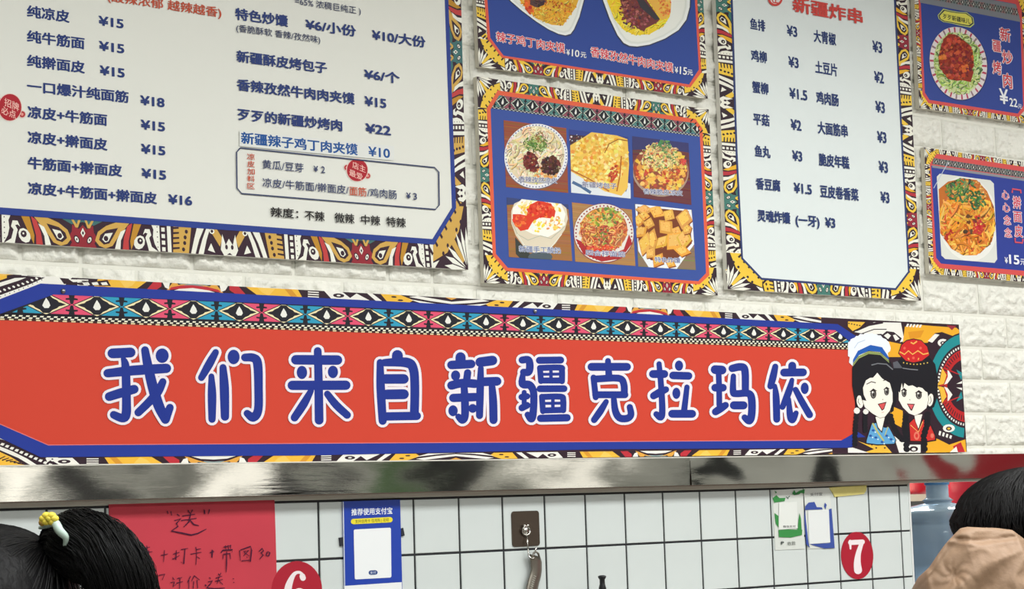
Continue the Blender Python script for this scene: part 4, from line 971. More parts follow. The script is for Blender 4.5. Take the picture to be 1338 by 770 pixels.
# illustration at the right end
P = Print(BP + .0013, clip=[(1108, 417), (1252.9, 424.3), (1263.4, 590.9), (1108, 593.3)])
Z = zoomed(1100, 420, 4.277)
def zp(pts, c): P.poly(Z(pts), c)
def zc(pts, w, c): P.ribbon(Z(pts), w / 4.277, c)
TLc, GOLD = (36, 140, 146), (236, 172, 46)
zp([(125, -20), (200, -20), (660, 20), (700, 740), (60, 740), (60, 690), (90, 650), (250, 640), (180, 200)], DK)
zp([(70, 60), (180, 5), (330, 8), (350, 110), (300, 125), (220, 70), (150, 75)], WH); zc([(80, 50), (150, 20), (230, 5)], 14, DK); zc([(110, 70), (180, 45), (250, 45)], 5, DK)
zp([(20, 0), (130, 5), (100, 35), (60, 55), (25, 20)], YE)
for i in range(6): zp(ring(40 + i * 15, 12 + i * 3, 5, 4, 6), DK)
zp([(220, 80), (250, 55), (290, 60), (335, 95), (320, 125), (250, 115)], DK); zp([(235, 80), (256, 66), (275, 80), (258, 100)], WH); zp([(285, 78), (300, 74), (322, 98), (300, 110)], WH)
zp([(352, 30), (430, 20), (640, 36), (656, 50), (655, 95), (560, 60), (520, 66), (480, 120), (340, 125)], GOLD); zp([(370, 60), (460, 50), (440, 90), (380, 100)], (222, 150, 40))
zp([(585, 22), (640, 26), (615, 50)], (150, 46, 60))
for i in range(5): zp([(365 + i * 18, 14 + i), (376 + i * 18, 15 + i), (368 + i * 18, 32 + i), (358 + i * 18, 30 + i)], WH)
zp([(250, 110), (345, 130), (330, 200), (250, 200)], GOLD)
zp([(480, 110), (520, 70), (545, 75), (505, 120)], WH); zp(ring(565, 120, 30, 22, 12), WH); zp(ring(565, 122, 15, 11, 10), DK); zp(ring(565, 122, 7, 5, 8), WH)
def arcband(r0, r1, c, a0=95, a1=265, n=24):
    a = ring(700, 360, r0 * .74, r0, n, 0, a0=a0, a1=a1); b_ = ring(700, 360, r1 * .74, r1, n, 0, a0=a0, a1=a1); P.poly(Z(a + b_[::-1]), c)
arcband(300, 232, DK); arcband(292, 238, TLc); arcband(230, 206, DK)
for k in range(34):
    a = 96 + k * 5; q0 = ring(700, 360, 225 * .74, 225, 1, 0, a0=a, a1=a + 2.6); q1 = ring(700, 360, 212 * .74, 212, 1, 0, a0=a, a1=a + 2.6); P.poly(Z(q0 + q1[::-1]), WH, .2)
arcband(204, 150, (186, 42, 44))
for k in range(30):
    a = 96 + k * 5.8; q0 = ring(700, 360, 196 * .74, 196, 1, 0, a0=a, a1=a + 2); q1 = ring(700, 360, 168 * .74, 168, 1, 0, a0=a + 1, a1=a + 3); P.poly(Z(q0 + q1[::-1]), DK, .2)
arcband(148, 0, DK)
for s_ in (1, -1):
    zp([(560, 360 - 100 * s_), (585, 360 - 60 * s_), (570, 360 - 10 * s_), (530, 360 + 0 * s_), (548, 360 - 30 * s_)], YE); zp([(590, 360 - 95 * s_), (618, 360 - 50 * s_), (590, 360 - 12 * s_), (572, 360 - 6 * s_), (592, 360 - 50 * s_)], WH)
    zp([(640, 360 - 90 * s_), (675, 360 - 70 * s_), (668, 360 - 30 * s_)], TLc); zp([(545, 360 - 105 * s_), (600, 360 - 90 * s_), (668, 360 - 60 * s_), (640, 360 - 66 * s_)], (186, 42, 44)); zp([(640, 360 - 10 * s_), (672, 360 - 26 * s_), (672, 360 - 12 * s_)], WH)
zp([(270, 470), (340, 500), (345, 600), (270, 560)], GOLD); zp([(480, 640), (540, 660), (600, 690), (690, 660), (696, 735), (470, 735)], GOLD); zp([(620, 700), (665, 676), (690, 735), (640, 735)], (190, 46, 56)); zp([(600, 735), (640, 700), (650, 735)], WH)
zp(ring(598, 598, 34, 22, 12), WH); zp(ring(598, 600, 17, 12, 10), DK); zp(ring(598, 600, 9, 6, 8), YE)
for i in range(4): zp([(545 + i * 20, 612 + i * 8), (556 + i * 20, 616 + i * 8), (550 + i * 20, 640 + i * 6), (540 + i * 20, 634 + i * 6)], WH)
zp([(90, 670), (150, 690), (240, 690), (280, 735), (120, 735), (180, 715)], YE)
for i in range(6): zp(ring(120 + i * 24, 690 + (i % 2) * 18, 6, 5, 6), DK)
zp([(0, 712), (60, 706), (150, 735), (0, 735)], WH); zp([(290, 640), (330, 670), (380, 690), (440, 690), (440, 735), (320, 735)], WH); zp(ring(402, 714, 24, 16, 12), DK); zp(ring(402, 716, 12, 8, 10), WH)
SK, HR, LN = (248, 242, 228), (30, 30, 36), (40, 30, 34)
def braid(pts, r0):
    n = len(pts) - 1
    for i in range(n * 3 + 1):
        t = i / 3; a = int(min(t, n - 1)); f = t - a; x = pts[a][0] + (pts[a + 1][0] - pts[a][0]) * f; y = pts[a][1] + (pts[a + 1][1] - pts[a][1]) * f
        zp(ring(x, y, r0 * 1.15, r0, 9, 25 if i % 2 else -25), HR)
# girl with the white fur hat
braid([(82, 520), (76, 580), (74, 630), (72, 688)], 14); braid([(132, 515), (130, 560), (132, 610)], 13); braid([(272, 530), (285, 580), (305, 620), (335, 662)], 15); braid([(250, 530), (252, 570)], 10)
zp(ring(84, 500, 18, 18, 8), WH); zp(ring(134, 505, 16, 16, 8), WH)
zp([(135, 665), (165, 570), (195, 560), (240, 590), (262, 585), (305, 665), (298, 690), (200, 695), (130, 685)], LN); zp([(140, 663), (168, 575), (195, 568), (240, 596), (262, 592), (300, 663), (293, 684), (200, 688), (138, 680)], (96, 164, 212))
for x, y in ((160, 640), (175, 610), (190, 650), (250, 640), (275, 660), (225, 675)): zp(ring(x, y, 9, 7, 6), (40, 84, 160)); zp(ring(x + 12, y + 10, 4, 4, 6), (226, 238, 244))
zp([(183, 535), (245, 530), (236, 575), (225, 625), (200, 600)], LN); zp([(188, 535), (241, 532), (231, 575), (222, 615), (203, 592)], SK)
zc([(172, 570), (200, 620), (235, 670)], 9, (190, 190, 110)); zc([(258, 590), (240, 640)], 5, (190, 190, 110))
zp([(58, 260), (80, 205), (150, 175), (225, 185), (275, 230), (292, 290), (296, 400), (290, 500), (272, 515), (255, 380), (130, 420), (108, 420), (85, 478), (72, 440), (58, 360)], HR)
zp(ring(100, 450, 21, 40, 14, -8), LN); zp(ring(101, 450, 18, 36, 14, -8), SK); zc([(95, 432), (90, 450), (103, 468)], 3, LN)
fc = [(118, 360), (135, 318), (175, 315), (198, 288), (225, 320), (268, 345), (283, 400), (284, 450), (268, 500), (240, 534), (212, 540), (170, 515), (128, 480), (115, 440)]
zp([(200 + (x - 200) * 1.03, 420 + (y - 420) * 1.02) for x, y in fc], LN); zp(fc, SK)
zp([(100, 280), (150, 290), (185, 290), (165, 312), (135, 330), (118, 372), (122, 410), (138, 445), (112, 440), (96, 380)], HR); zp([(195, 280), (230, 300), (275, 350), (290, 420), (296, 350), (270, 250)], HR)
zc([(138, 352), (165, 338), (190, 344)], 5, LN); zc([(230, 332), (250, 326), (262, 336)], 5, LN)
for x, y, a, b_ in ((176, 406, 17, 27), (250, 392, 14, 23)):
    zp(ring(x, y, a, b_, 14), LN); zp(ring(x, y + 3, a * .68, b_ * .72, 12), (120, 118, 112)); zp(ring(x + 2, y + 4, a * .36, b_ * .42, 10), LN); zp(ring(x - 4, y - 9, a * .3, b_ * .24, 8), WH); zc([(x - a * 1.2, y - b_ * .4), (x, y - b_ * 1.05), (x + a * 1.1, y - b_ * .6)], 4, LN)
zp([(200, 462), (250, 450), (236, 492), (224, 500)], LN); zp([(206, 465), (244, 456), (232, 490), (225, 494)], (216, 84, 84)); zc([(226, 438), (232, 436)], 3, LN); zc([(222, 510), (236, 508)], 3, (200, 150, 140))
for k in range(13):
    a = math.radians(175 + k * 14.5); zp(ring(150 + 100 * math.cos(a), 165 + 72 * math.sin(a), 27, 27, 10, 0, .12, R), (236, 242, 248))
zp([(40, 230), (48, 170), (90, 110), (160, 95), (220, 110), (255, 165), (260, 200), (230, 175), (150, 165), (80, 200), (60, 250)], (236, 242, 248)); zc([(70, 150), (90, 120), (130, 105)], 4, (190, 206, 226))
zp([(62, 215), (90, 165), (160, 132), (225, 145), (262, 200), (262, 215), (215, 172), (150, 165), (95, 190), (62, 235)], (34, 92, 180)); zp([(62, 235), (95, 192), (150, 168), (215, 175), (262, 216), (264, 232), (215, 188), (150, 182), (95, 208), (62, 252)], (170, 180, 100)); zc([(62, 244), (95, 200), (150, 176), (215, 182), (264, 226)], 3, (40, 90, 80))
zc([(165, 245), (200, 236), (250, 240), (285, 270)], 6, (120, 122, 128))
# girl with the red cap
braid([(358, 530), (352, 590), (360, 640), (362, 715)], 17)
zp([(372, 565), (405, 535), (428, 600), (455, 540), (490, 560), (528, 640), (528, 668), (470, 678), (378, 675)], LN); zp([(378, 570), (404, 545), (428, 612), (455, 550), (488, 568), (520, 640), (520, 662), (470, 670), (384, 668)], (206, 52, 48))
zp(ring(418, 640, 16, 24, 10), (226, 120, 100)); zp(ring(418, 640, 8, 12, 8), (206, 52, 48)); zp(ring(505, 640, 10, 14, 8), (226, 120, 100)); zc([(384, 580), (428, 620), (452, 560)], 4, (236, 190, 110))
zp([(405, 525), (450, 520), (440, 560), (428, 600), (412, 560)], SK)
braid([(478, 520), (476, 580), (458, 640), (462, 712)], 17)
zp([(285, 300), (290, 235), (330, 210), (400, 245), (490, 200), (522, 240), (538, 330), (532, 430), (515, 480), (480, 500), (470, 400), (330, 340), (318, 400), (296, 480), (288, 400)], HR)
zp(ring(496, 440, 19, 40, 14, 8), LN); zp(ring(495, 440, 16, 36, 14, 8), SK); zc([(494, 420), (500, 445), (490, 462)], 3, LN)
fc = [(318, 350), (330, 330), (400, 360), (476, 380), (484, 440), (472, 485), (440, 512), (408, 527), (375, 515), (340, 480), (318, 440)]
zp([(400 + (x - 400) * 1.03, 430 + (y - 430) * 1.02) for x, y in fc], LN); zp(fc, SK)
zp([(300, 300), (340, 300), (480, 300), (482, 400), (465, 390), (440, 362), (420, 372), (395, 358), (372, 362), (350, 345), (342, 380), (335, 345), (325, 400), (306, 380)], HR)
for x, y, a, b_ in ((348, 400, 14, 24), (430, 412, 17, 24)):
    zp(ring(x, y, a, b_, 14), LN); zp(ring(x, y + 3, a * .68, b_ * .72, 12), (120, 118, 112)); zp(ring(x + 2, y + 4, a * .36, b_ * .42, 10), LN); zp(ring(x - 4, y - 9, a * .3, b_ * .24, 8), WH); zc([(x - a * 1.2, y - b_ * .4), (x, y - b_ * 1.05), (x + a * 1.1, y - b_ * .5)], 4, LN)
zp([(363, 460), (408, 462), (392, 500), (384, 498)], LN); zp([(369, 464), (402, 466), (389, 494)], (222, 96, 100)); zc([(378, 436), (382, 442)], 3, LN)
zp([(315, 180), (330, 130), (360, 105), (400, 96), (445, 105), (480, 140), (494, 190), (450, 225), (400, 235), (355, 225)], LN); zp([(319, 180), (334, 133), (362, 110), (400, 101), (443, 109), (476, 142), (489, 188), (448, 220), (400, 230), (357, 220)], (208, 42, 44))
zc([(322, 170), (350, 185), (372, 165), (395, 185), (425, 165), (455, 185), (484, 178)], 7, (238, 180, 90)); zc([(385, 118), (400, 126), (420, 112)], 8, (238, 180, 90)); zc([(370, 205), (376, 216)], 6, (238, 180, 90)); zc([(430, 205), (426, 216)], 6, (238, 180, 90))
for x, y in ((350, 150), (440, 150), (400, 205)): zp(ring(x, y, 8, 8, 6), (230, 96, 80))
for k in range(8): zp(ring(345 + k * 19, 232 + 9 * math.sin(k / 7 * 3.14), 4, 4, 6), (220, 190, 90))
zc([(340, 262), (380, 268), (425, 272)], 5, (130, 132, 138)); zp([(285, 230), (310, 222), (340, 262), (290, 262)], (92, 94, 102))
P.out('illustration', bn, label='printed drawing of two girls in folk dress on a bright ornament')
# screws on the banner
for x, y in ((82.5, 380.5), (699, 407)):
    p = at(x, y, BP + .0015)
    G().lathe([(0, .0), (.0035, .0), (.0042, .0012), (.003, .003), (0, .0036)], 0, 0, 12)
    g = G(); g.ell(p, .0042, .0036, .0042, 12, 8); g.out('screw', M_SCREW, bn, True)
nbr = build_bricks()

# ------------------------------------------------------------------ things on the tiles
TP = .0030
def sheet(name, quad, thick, m, label, cat, p=TP, curl=0, group=None):
    P4 = [at(x, y, p + thick) for x, y in quad]
    t = empty(name, ((P4[2].x + P4[3].x) / 2, -p, min(P4[2].z, P4[3].z)), label, cat, group)
    n = 12; vs = []; fs = []
    for side in (0, 1):
        for j in range(n + 1):
            for i in range(n + 1):
                s, tt = i / n, j / n
                a = P4[0].lerp(P4[1], s); b_ = P4[3].lerp(P4[2], s); v = a.lerp(b_, tt)
                y = v.y - curl * (noise.noise(Vector((v.x * 14, v.z * 14, 2))) * .5 + .5) * (1 if 0 < j else .3)
                vs.append((v.x, y + side * thick * .9, v.z))
    N = (n + 1) ** 2
    for j in range(n):
        for i in range(n):
            a = j * (n + 1) + i; fs.append((a, a + n + 1, a + n + 2, a + 1)); fs.append((N + a, N + a + 1, N + a + n + 2, N + a + n + 1))
    bd = list(range(0, n)) + [j * (n + 1) + n for j in range(n)] + [n * (n + 1) + i for i in range(n, 0, -1)] + [j * (n + 1) for j in range(n, 0, -1)]
    for i in range(len(bd)): a, b_ = bd[i], bd[(i + 1) % len(bd)]; fs.append((a, b_, N + b_, N + a))
    link('paper', vs, fs, m, t, smooth=False)
    return t
rp = sheet('red_paper_notice', [(142, 657.5), (358.6, 651.2), (364, 838), (146, 852)], .0006, mat('red_paper', (196, 52, 68), rough=.7, vary=.05, vscale=12), 'red paper notice with dark handwriting hanging below the steel strip', 'notice', curl=.0012)
P = Print(TP + .0026); Z = zoomed(120, 640, 5.925); inkc = (70, 24, 52)
def hw(strokes, w=1.5):
    for s_ in strokes: P.ribbon(Z(s_), [w * .75] + [w * 1.1] * (len(s_) - 2) + [w * .5], inkc)
hw([[(583, 165), (592, 188)], [(612, 168), (620, 200)], [(872, 160), (878, 190)], [(912, 158), (902, 190)], [(745, 160), (762, 185)], [(780, 155), (765, 190)], [(700, 205), (800, 190)], [(690, 240), (812, 222)], [(765, 190), (752, 250), (712, 290)], [(760, 235), (790, 270), (830, 280)], [(660, 190), (682, 205)], [(640, 240), (690, 225), (655, 262), (668, 285), (618, 318)], [(615, 320), (690, 335), (770, 352), (820, 340), (888, 305)]], 1.7)
Z = zoomed(120, 640, 5.925)
hw([[(400, 455), (450, 445)], [(425, 435), (430, 470)], [(415, 490), (470, 480)], [(440, 470), (445, 540)], [(470, 560), (485, 575)], [(535, 510), (590, 498)], [(563, 470), (556, 560)], [(630, 500), (680, 485)], [(655, 470), (650, 545), (625, 530)], [(625, 540), (680, 510)], [(690, 465), (745, 455)], [(722, 460), (712, 575), (690, 560)], [(805, 445), (812, 490)], [(810, 465), (845, 458)], [(765, 500), (850, 485)], [(812, 490), (806, 582)], [(815, 520), (838, 535)], [(915, 488), (945, 480)], [(938, 470), (932, 530)]])
hw([[(515, 665), (565, 655), (545, 700)], [(625, 680), (640, 700)], [(610, 720), (640, 715), (630, 750), (655, 735)], [(660, 690), (700, 680)], [(655, 725), (705, 712)], [(682, 690), (680, 770)], [(765, 670), (740, 720)], [(752, 700), (752, 770)], [(795, 665), (772, 710)], [(795, 668), (835, 700)], [(790, 710), (785, 765)], [(815, 700), (820, 765)], [(880, 735), (888, 745)]])
Z = zoomed(260, 640, 5.925)
hw([[(40, 155), (42, 190)], [(82, 152), (72, 190)], [(85, 490), (120, 480)], [(102, 465), (98, 525)], [(190, 445), (250, 432)], [(205, 432), (208, 465)], [(225, 430), (228, 462)], [(245, 428), (245, 460)], [(170, 490), (185, 470), (262, 465), (255, 485)], [(190, 500), (185, 540)], [(190, 500), (240, 495), (245, 540)], [(215, 480), (214, 580), (212, 640)], [(315, 470), (322, 550)], [(320, 468), (400, 440), (408, 470), (398, 558), (385, 550)], [(345, 480), (385, 470), (345, 515)], [(350, 485), (390, 515)], [(330, 552), (395, 545)], [(370, 520), (375, 530)], [(465, 480), (490, 455), (500, 475), (480, 490), (498, 505), (470, 540)], [(530, 480), (520, 510), (540, 515), (550, 490), (532, 478)]])
hw([[(45, 740), (55, 745)], [(80, 680), (92, 690)], [(70, 715), (105, 705), (85, 735), (60, 760)], [(150, 650), (158, 665)], [(170, 645), (160, 668)], [(130, 685), (180, 670)], [(125, 710), (185, 695)], [(155, 680), (140, 730)], [(155, 705), (185, 735)], [(60, 760), (120, 768), (200, 762)], [(262, 690), (272, 692)], [(265, 718), (275, 720)]])
P.out('handwriting', rp)

def disc_sign(name, cx, cy, ru, label, digit):
    c = at(cx, cy, TP + .0012)
    t = empty(name, (c.x, -TP, c.z - ru), label, 'number sign')
    g = G(); g.slab([(c.x + ru * math.cos(a), c.y, c.z + ru * math.sin(a)) for a in [2 * math.pi * k / 40 for k in range(40)]], .001); g.out('disc', mat('crimson_sticker', (172, 22, 46), rough=.35), t)
    P = Print(TP + .0016)
    W6 = (238, 226, 228)
    def pp(dx, dz): return topx(c.x + dx, c.z + dz, -TP)
    for st in digit:
        P.cap([pp(x * ru, z * ru) for x, z in st[0]], [w * ru / .00135 for w in st[1]], W6, 16)
    P.out('numeral', t)
disc_sign('number_sign', 1120.3, 726.2, .0505, 'crimson round sticker with white number seven on the tiles at right', [([(-.36, .56), (.38, .56)], [.085, .085]), ([(-.38, .62), (-.38, .3)], [.05, .03]), ([(.36, .56), (.1, .1), (.0, -.3), (.02, -.62)], [.07, .09, .12, .14])])
disc_sign('number_sign', 388, 772.5, .0505, 'crimson round sticker with white number six beside the red paper notice', [([(.22, .56), (.1, .62), (-.1, .55), (-.3, .2), (-.34, -.1), (-.26, -.42), (0, -.6), (.24, -.45), (.28, -.2), (.15, 0), (-.1, -.02), (-.28, -.2)], [.05, .05, .07, .12, .14, .13, .09, .12, .13, .09, .05, .04]), ([(.24, .48), (.26, .42)], [.1, .1])])

# payment sign (its square code is left out)
ps = sheet('payment_sign', [(448, 655.5), (522.8, 653.2), (526.8, 812), (451.6, 820)], .003, mat('sign_plastic', (34, 66, 170), rough=.3), 'blue payment sign card with a blank white square and yellow pill label', 'sign')
P = Print(TP + .0034)
P.poly([(447.8, 656), (449, 656), (451, 766), (450, 766)], (220, 226, 232))
P.poly([(449.7, 766), (524.9, 761), (526.6, 811), (451.4, 819)], (236, 238, 238))
text(P, '推荐使用支付宝', 459, 669.6, 512.7, 9, (240, 244, 250), off=.02, y1=667.4)
P.cap([(462, 681.8), (509.6, 679.4)], 3.5, (236, 220, 60)); text(P, '支持信用卡 信用购 | 花呗', 464, 681.8, 508, 4.6, (60, 60, 40), off=0, y1=679.6)
P.poly([(463.4, 692.2), (509.4, 689.8), (510.8, 691.2), (511.4, 753.6), (510.2, 755), (465, 757.5), (463.6, 756.4), (462.2, 693.6)], (238, 241, 242))
P.cap([(484.6, 748.7), (490.4, 748.4)], 3, (40, 70, 130)); text(P, '支付', 483.4, 748.8, 491.4, 3.6, (225, 232, 240), off=0, y1=748.3)
P.out('printed_face', ps)
blk = mat('black_tape', (24, 26, 40), rough=.5)
for quad in ([(443.4, 703), (449.5, 702), (449.8, 713), (444.6, 714)], [(524, 691), (527, 690), (528.9, 700), (524.4, 701.4)]):
    P4 = [at(x, y, TP + .003) for x, y in quad]; G().slab([P4[3], P4[2], P4[1], P4[0]], .003).out('fixing_tab', blk, ps, origin=None)['label'] = 'black fixing tab'

# green and blue worn payment stickers
paperm = mat('worn_white_paper', (216, 220, 214), rough=.4, vary=.04, vscale=20)
gs = sheet('payment_sticker', [(1008.8, 640.8), (1048.9, 638.6), (1051, 717.5), (1012.7, 719.3)], .0006, paperm, 'worn white and green payment sticker, left of the pair at the right of the tiles', 'sticker', curl=.0008)
P = Print(TP + .0022); Z = zoomed(1000, 620, 5.135); GR = (62, 140, 74)
for pts in ([(50, 160), (75, 140), (95, 160), (135, 158), (130, 180), (60, 190)], [(62, 260), (88, 280), (92, 360), (70, 330)], [(230, 260), (240, 300), (245, 380), (215, 370)], [(88, 375), (150, 370), (248, 372), (246, 408), (170, 425), (92, 422)], [(180, 130), (195, 105), (205, 125), (230, 110), (265, 100), (262, 130), (240, 125), (225, 135), (210, 120), (195, 140)], [(62, 110), (78, 120), (70, 130)]): P.poly(Z(pts), GR)
for pts in ([(150, 160), (165, 145)], [(140, 150), (155, 165)], [(195, 125), (215, 130)]): P.ribbon(Z(pts), .8, (60, 90, 80))
P.poly(Z([(92, 190), (212, 184), (218, 362), (90, 372)]), (226, 229, 224)); text(P, '微信支付', 1023, 688.5, 1039.5, 3, (60, 60, 60), y1=688)
text(P, 'P', 1020.5, 709.8, 1024.5, 4.5, (60, 70, 66)); text(P, '收款', 1029, 710.5, 1039.5, 5, (90, 96, 90), off=0, y1=710)
P.out('printed_face', gs)
bs = sheet('payment_sticker', [(1049.8, 638.5), (1083.7, 637.5), (1091, 716.4), (1055.5, 717.6)], .0006, paperm, 'torn white and blue payment sticker, right of the pair at the right of the tiles', 'sticker', curl=.0008)
P = Print(TP + .0022); BL2 = (64, 84, 158)
for pts in ([(290, 190), (330, 185), (345, 220), (380, 222), (385, 235), (268, 240), (272, 300), (290, 460), (300, 495), (275, 470), (262, 300), (268, 215)], [(425, 235), (445, 230), (452, 320), (466, 495), (395, 498), (300, 470), (430, 462)], [(400, 190), (412, 205), (405, 235), (395, 215)]): P.poly(Z(pts), BL2)
P.poly(Z([(286, 242), (426, 236), (436, 458), (295, 468)]), (226, 229, 228))
text(P, '支付宝', 1058.5, 646.6, 1074.5, 4, (90, 92, 96), off=0, y1=645.6); P.out('printed_face', bs)
# masking tape
tq = [(1083.7, 637.2), (1100, 636.2), (1132.6, 634.2), (1132, 641), (1129, 645.8), (1107, 648), (1091, 649.6), (1088, 644)]
P4 = [at(x, y, TP + .0022) for x, y in tq]
tp2 = G().slab(P4[::-1], .0022).out('masking_tape', mat('yellow_tape', (226, 214, 130), rough=.6, vary=.06, vscale=60))
tag(tp2, 'short torn strip of pale yellow tape under the steel strip above the white seven', 'tape')

# hook plate, hook and the strap hanging from it
hk = empty('adhesive_hook', at(686, 714, TP), 'bronze adhesive wall hook plate with wire hook on the tiles', 'hook')
a, b_ = at(667.6, 668.6, TP), at(705, 713.4, TP); rr = .006; pts = []
for cx, cz, a0 in ((b_.x - rr, a.z - rr, 0), (a.x + rr, a.z - rr, 90), (a.x + rr, b_.z + rr, 180), (b_.x - rr, b_.z + rr, 270)):
    for k in range(5): q_ = math.radians(a0 + k * 22.5); pts.append((cx + rr * math.cos(q_), -TP - .0016, cz + rr * math.sin(q_)))
G().slab(pts, .0016).out('plate', mat('bronze_film', (88, 76, 66), rough=.25, metal=.6), hk)
chrome = mat('chrome', (200, 198, 192), rough=.12, metal=1)
c = at(687.5, 693.5, TP + .006)
g = G(); g.tube([(c.x + .0085 * math.cos(t), c.y + .001 * math.sin(2 * t), c.z + .0085 * math.sin(t)) for t in [2 * math.pi * k / 24 for k in range(25)]], .0018, 8)
g.ell((c.x - .004, c.y, c.z + .009), .003, .003, .003, 10, 6); g.ell((c.x + .004, c.y, c.z + .009), .003, .003, .003, 10, 6); g.ell((c.x, c.y + .002, c.z), .007, .004, .007, 12, 8)
g.out('hook_boss', chrome, hk, True)
s0 = at(688.5, 700, TP + .007); s1 = at(690.5, 726, TP + .010)
path = [s0, s0.lerp(s1, .5), s1] + [Vector((s1.x + .006 * (1 - math.cos(t)) , s1.y - .004 * math.sin(t), s1.z - .006 * math.sin(t))) for t in [math.pi * k / 8 for k in range(1, 9)]]
e = path[-1]; path += [Vector((e.x + .001, e.y - .004, e.z + .006)), Vector((e.x + .002, e.y - .006, e.z + .014))]
G().tube(path, .0015, 8).out('hook_wire', chrome, hk, True)
tg = empty('hanging_utensil', at(696, 830, TP + .012), 'grey metal utensil handle hanging on the wall hook', 'utensil')
m = mat('brushed_grey', (138, 132, 122), rough=.32, metal=.85)
L = [(691, 724), (692.5, 732), (694, 744), (692, 752), (689.5, 760), (687, 772), (684, 790), (682, 815), (681, 835)]
Rr = [(706, 728), (708, 735), (708, 745), (707, 753), (704.5, 762), (702, 774), (699, 792), (697, 815), (696, 835)]
g = G(); nL = len(L)
for i in range(nL):
    for s_ in range(7):
        t = s_ / 6; p_ = at(L[i][0] + (Rr[i][0] - L[i][0]) * t, L[i][1] + (Rr[i][1] - L[i][1]) * t, TP + .010 + .004 * math.sin(math.pi * t)); g.v.append(tuple(p_))
    for s_ in range(7):
        t = 1 - s_ / 6; p_ = at(L[i][0] + (Rr[i][0] - L[i][0]) * t, L[i][1] + (Rr[i][1] - L[i][1]) * t, TP + .0085 + .002 * math.sin(math.pi * t)); g.v.append(tuple(p_))
for i in range(nL - 1):
    for s_ in range(14): a, b2 = i * 14 + s_, i * 14 + (s_ + 1) % 14; g.f.append((a, a + 14, b2 + 14, b2))
g.f.append(tuple(range(13, -1, -1))); g.f.append(tuple((nL - 1) * 14 + s_ for s_ in range(14)))
g.out('handle', m, tg, True)
ht = at(700, 723, TP + .009); G().tube([(ht.x - .006, ht.y, ht.z - .006), (ht.x - .005, ht.y, ht.z + .0), (ht.x, ht.y, ht.z + .003), (ht.x + .006, ht.y, ht.z - .001), (ht.x + .008, ht.y, ht.z - .008)], .002, 8).out('hanging_loop', m, tg, True)
P = Print(TP + .0155); 
for i in range(7): P.ribbon([(697.6 - i * .8, 752.6 + i * 2.6), (700.6 - i * .8, 753.6 + i * 2.6)], .7, (206, 202, 190))
P.out('embossed_marks', tg)

# slender bottle with a black knob, standing on a small shelf below the picture
kb_ = at(786.6, 752, .06)
shelf_z = kb_.z - .20
sh = G().box(kb_.x - .5, kb_.x + .5, -.14, -.0028, shelf_z - .02, shelf_z).out('wall_shelf', chrome); tag(sh, 'steel wall shelf below the tiles under the black-knobbed bottle', 'shelf')
bt = empty('oil_bottle', (kb_.x, kb_.y, shelf_z), 'slender bottle with black knobbed top in front of the tiles at the lower edge', 'bottle')
G().lathe([(0, 0), (.03, 0), (.032, .01), (.032, .11), (.02, .14), (.007, .155), (.006, .172), (0, .172)], kb_.x, kb_.y, 20, shelf_z).out('body', mat('grey_glass', (110, 104, 98), rough=.2), bt, True)
G().lathe([(0, .170), (.0062, .170), (.0072, .176), (.0052, .183), (.005, .192), (.0075, .1955), (.0078, .1985), (.004, .2), (0, .2)], kb_.x, kb_.y, 18, shelf_z).out('black_knob', mat('black_plastic', (18, 20, 24), rough=.4), bt, True)

# ------------------------------------------------------------------ beyond the opening
dB = 4.8
bc = atd(1225, 650, dB)
ctz = atd(1225, 700, dB).z - .16
tag(G().box(OPEN_U + .01, 6.9, .125, 1.9, .86, ctz).out('kitchen_counter', mat('counter_steel', (120, 122, 122), rough=.4)), 'grey counter behind the wall opening under the water bottle', 'counter')
wb = empty('water_bottle', (bc.x, bc.y, ctz), 'large translucent blue water dispenser bottle standing in the opening at right', 'bottle')
bmm = bpy.data.materials.new('blue_bottle_plastic'); bmm.use_nodes = True; nt = bmm.node_tree; pb = nt.nodes['Principled BSDF']
pb.inputs['Base Color'].default_value = lin((186, 208, 228)) + (1,); pb.inputs['Roughness'].default_value = .12
tr = nt.nodes.new('ShaderNodeBsdfTransparent'); tr.inputs[0].default_value = lin((200, 218, 234)) + (1,)
mx = nt.nodes.new('ShaderNodeMixShader'); fr = nt.nodes.new('ShaderNodeLayerWeight'); fr.inputs[0].default_value = .35
mr = nt.nodes.new('ShaderNodeMapRange'); mr.inputs[3].default_value = .5; mr.inputs[4].default_value = .95
nt.links.new(fr.outputs['Facing'], mr.inputs[0]); nt.links.new(mr.outputs[0], mx.inputs[0]); nt.links.new(tr.outputs[0], mx.inputs[1]); nt.links.new(pb.outputs[0], mx.inputs[2]); nt.links.new(mx.outputs[0], nt.nodes['Material Output'].inputs[0])
zz = lambda y: atd(1225, y, dB).z - ctz
k = dB / F                                    # metres per pixel there
prof = [(0, 0), (58 * k, 0), (64 * k, .006), (65 * k, .03), (62 * k, zz(715)), (65 * k, zz(708)), (65 * k, zz(686)), (62.5 * k, zz(683)), (65 * k, zz(680)), (64 * k, zz(672)), (58 * k, zz(667)), (44 * k, zz(663)), (26 * k, zz(659.5)), (18 * k, zz(657.5)), (17.5 * k, zz(655.5)), (20 * k, zz(654)), (17 * k, zz(652)), (14.6 * k, zz(650)), (14.4 * k, zz(634)), (15.6 * k, zz(632)), (15.6 * k, zz(628))]
G().lathe(prof, bc.x, bc.y, 40, ctz).out('body', bmm, wb, True)
G().lathe([(15.9 * k, zz(634)), (16.2 * k, zz(633)), (16.2 * k, zz(624)), (15.5 * k, zz(621)), (0, zz(621))], bc.x, bc.y, 32, ctz).out('cap', mat('blue_cap', (70, 118, 166), rough=.35), wb, True)
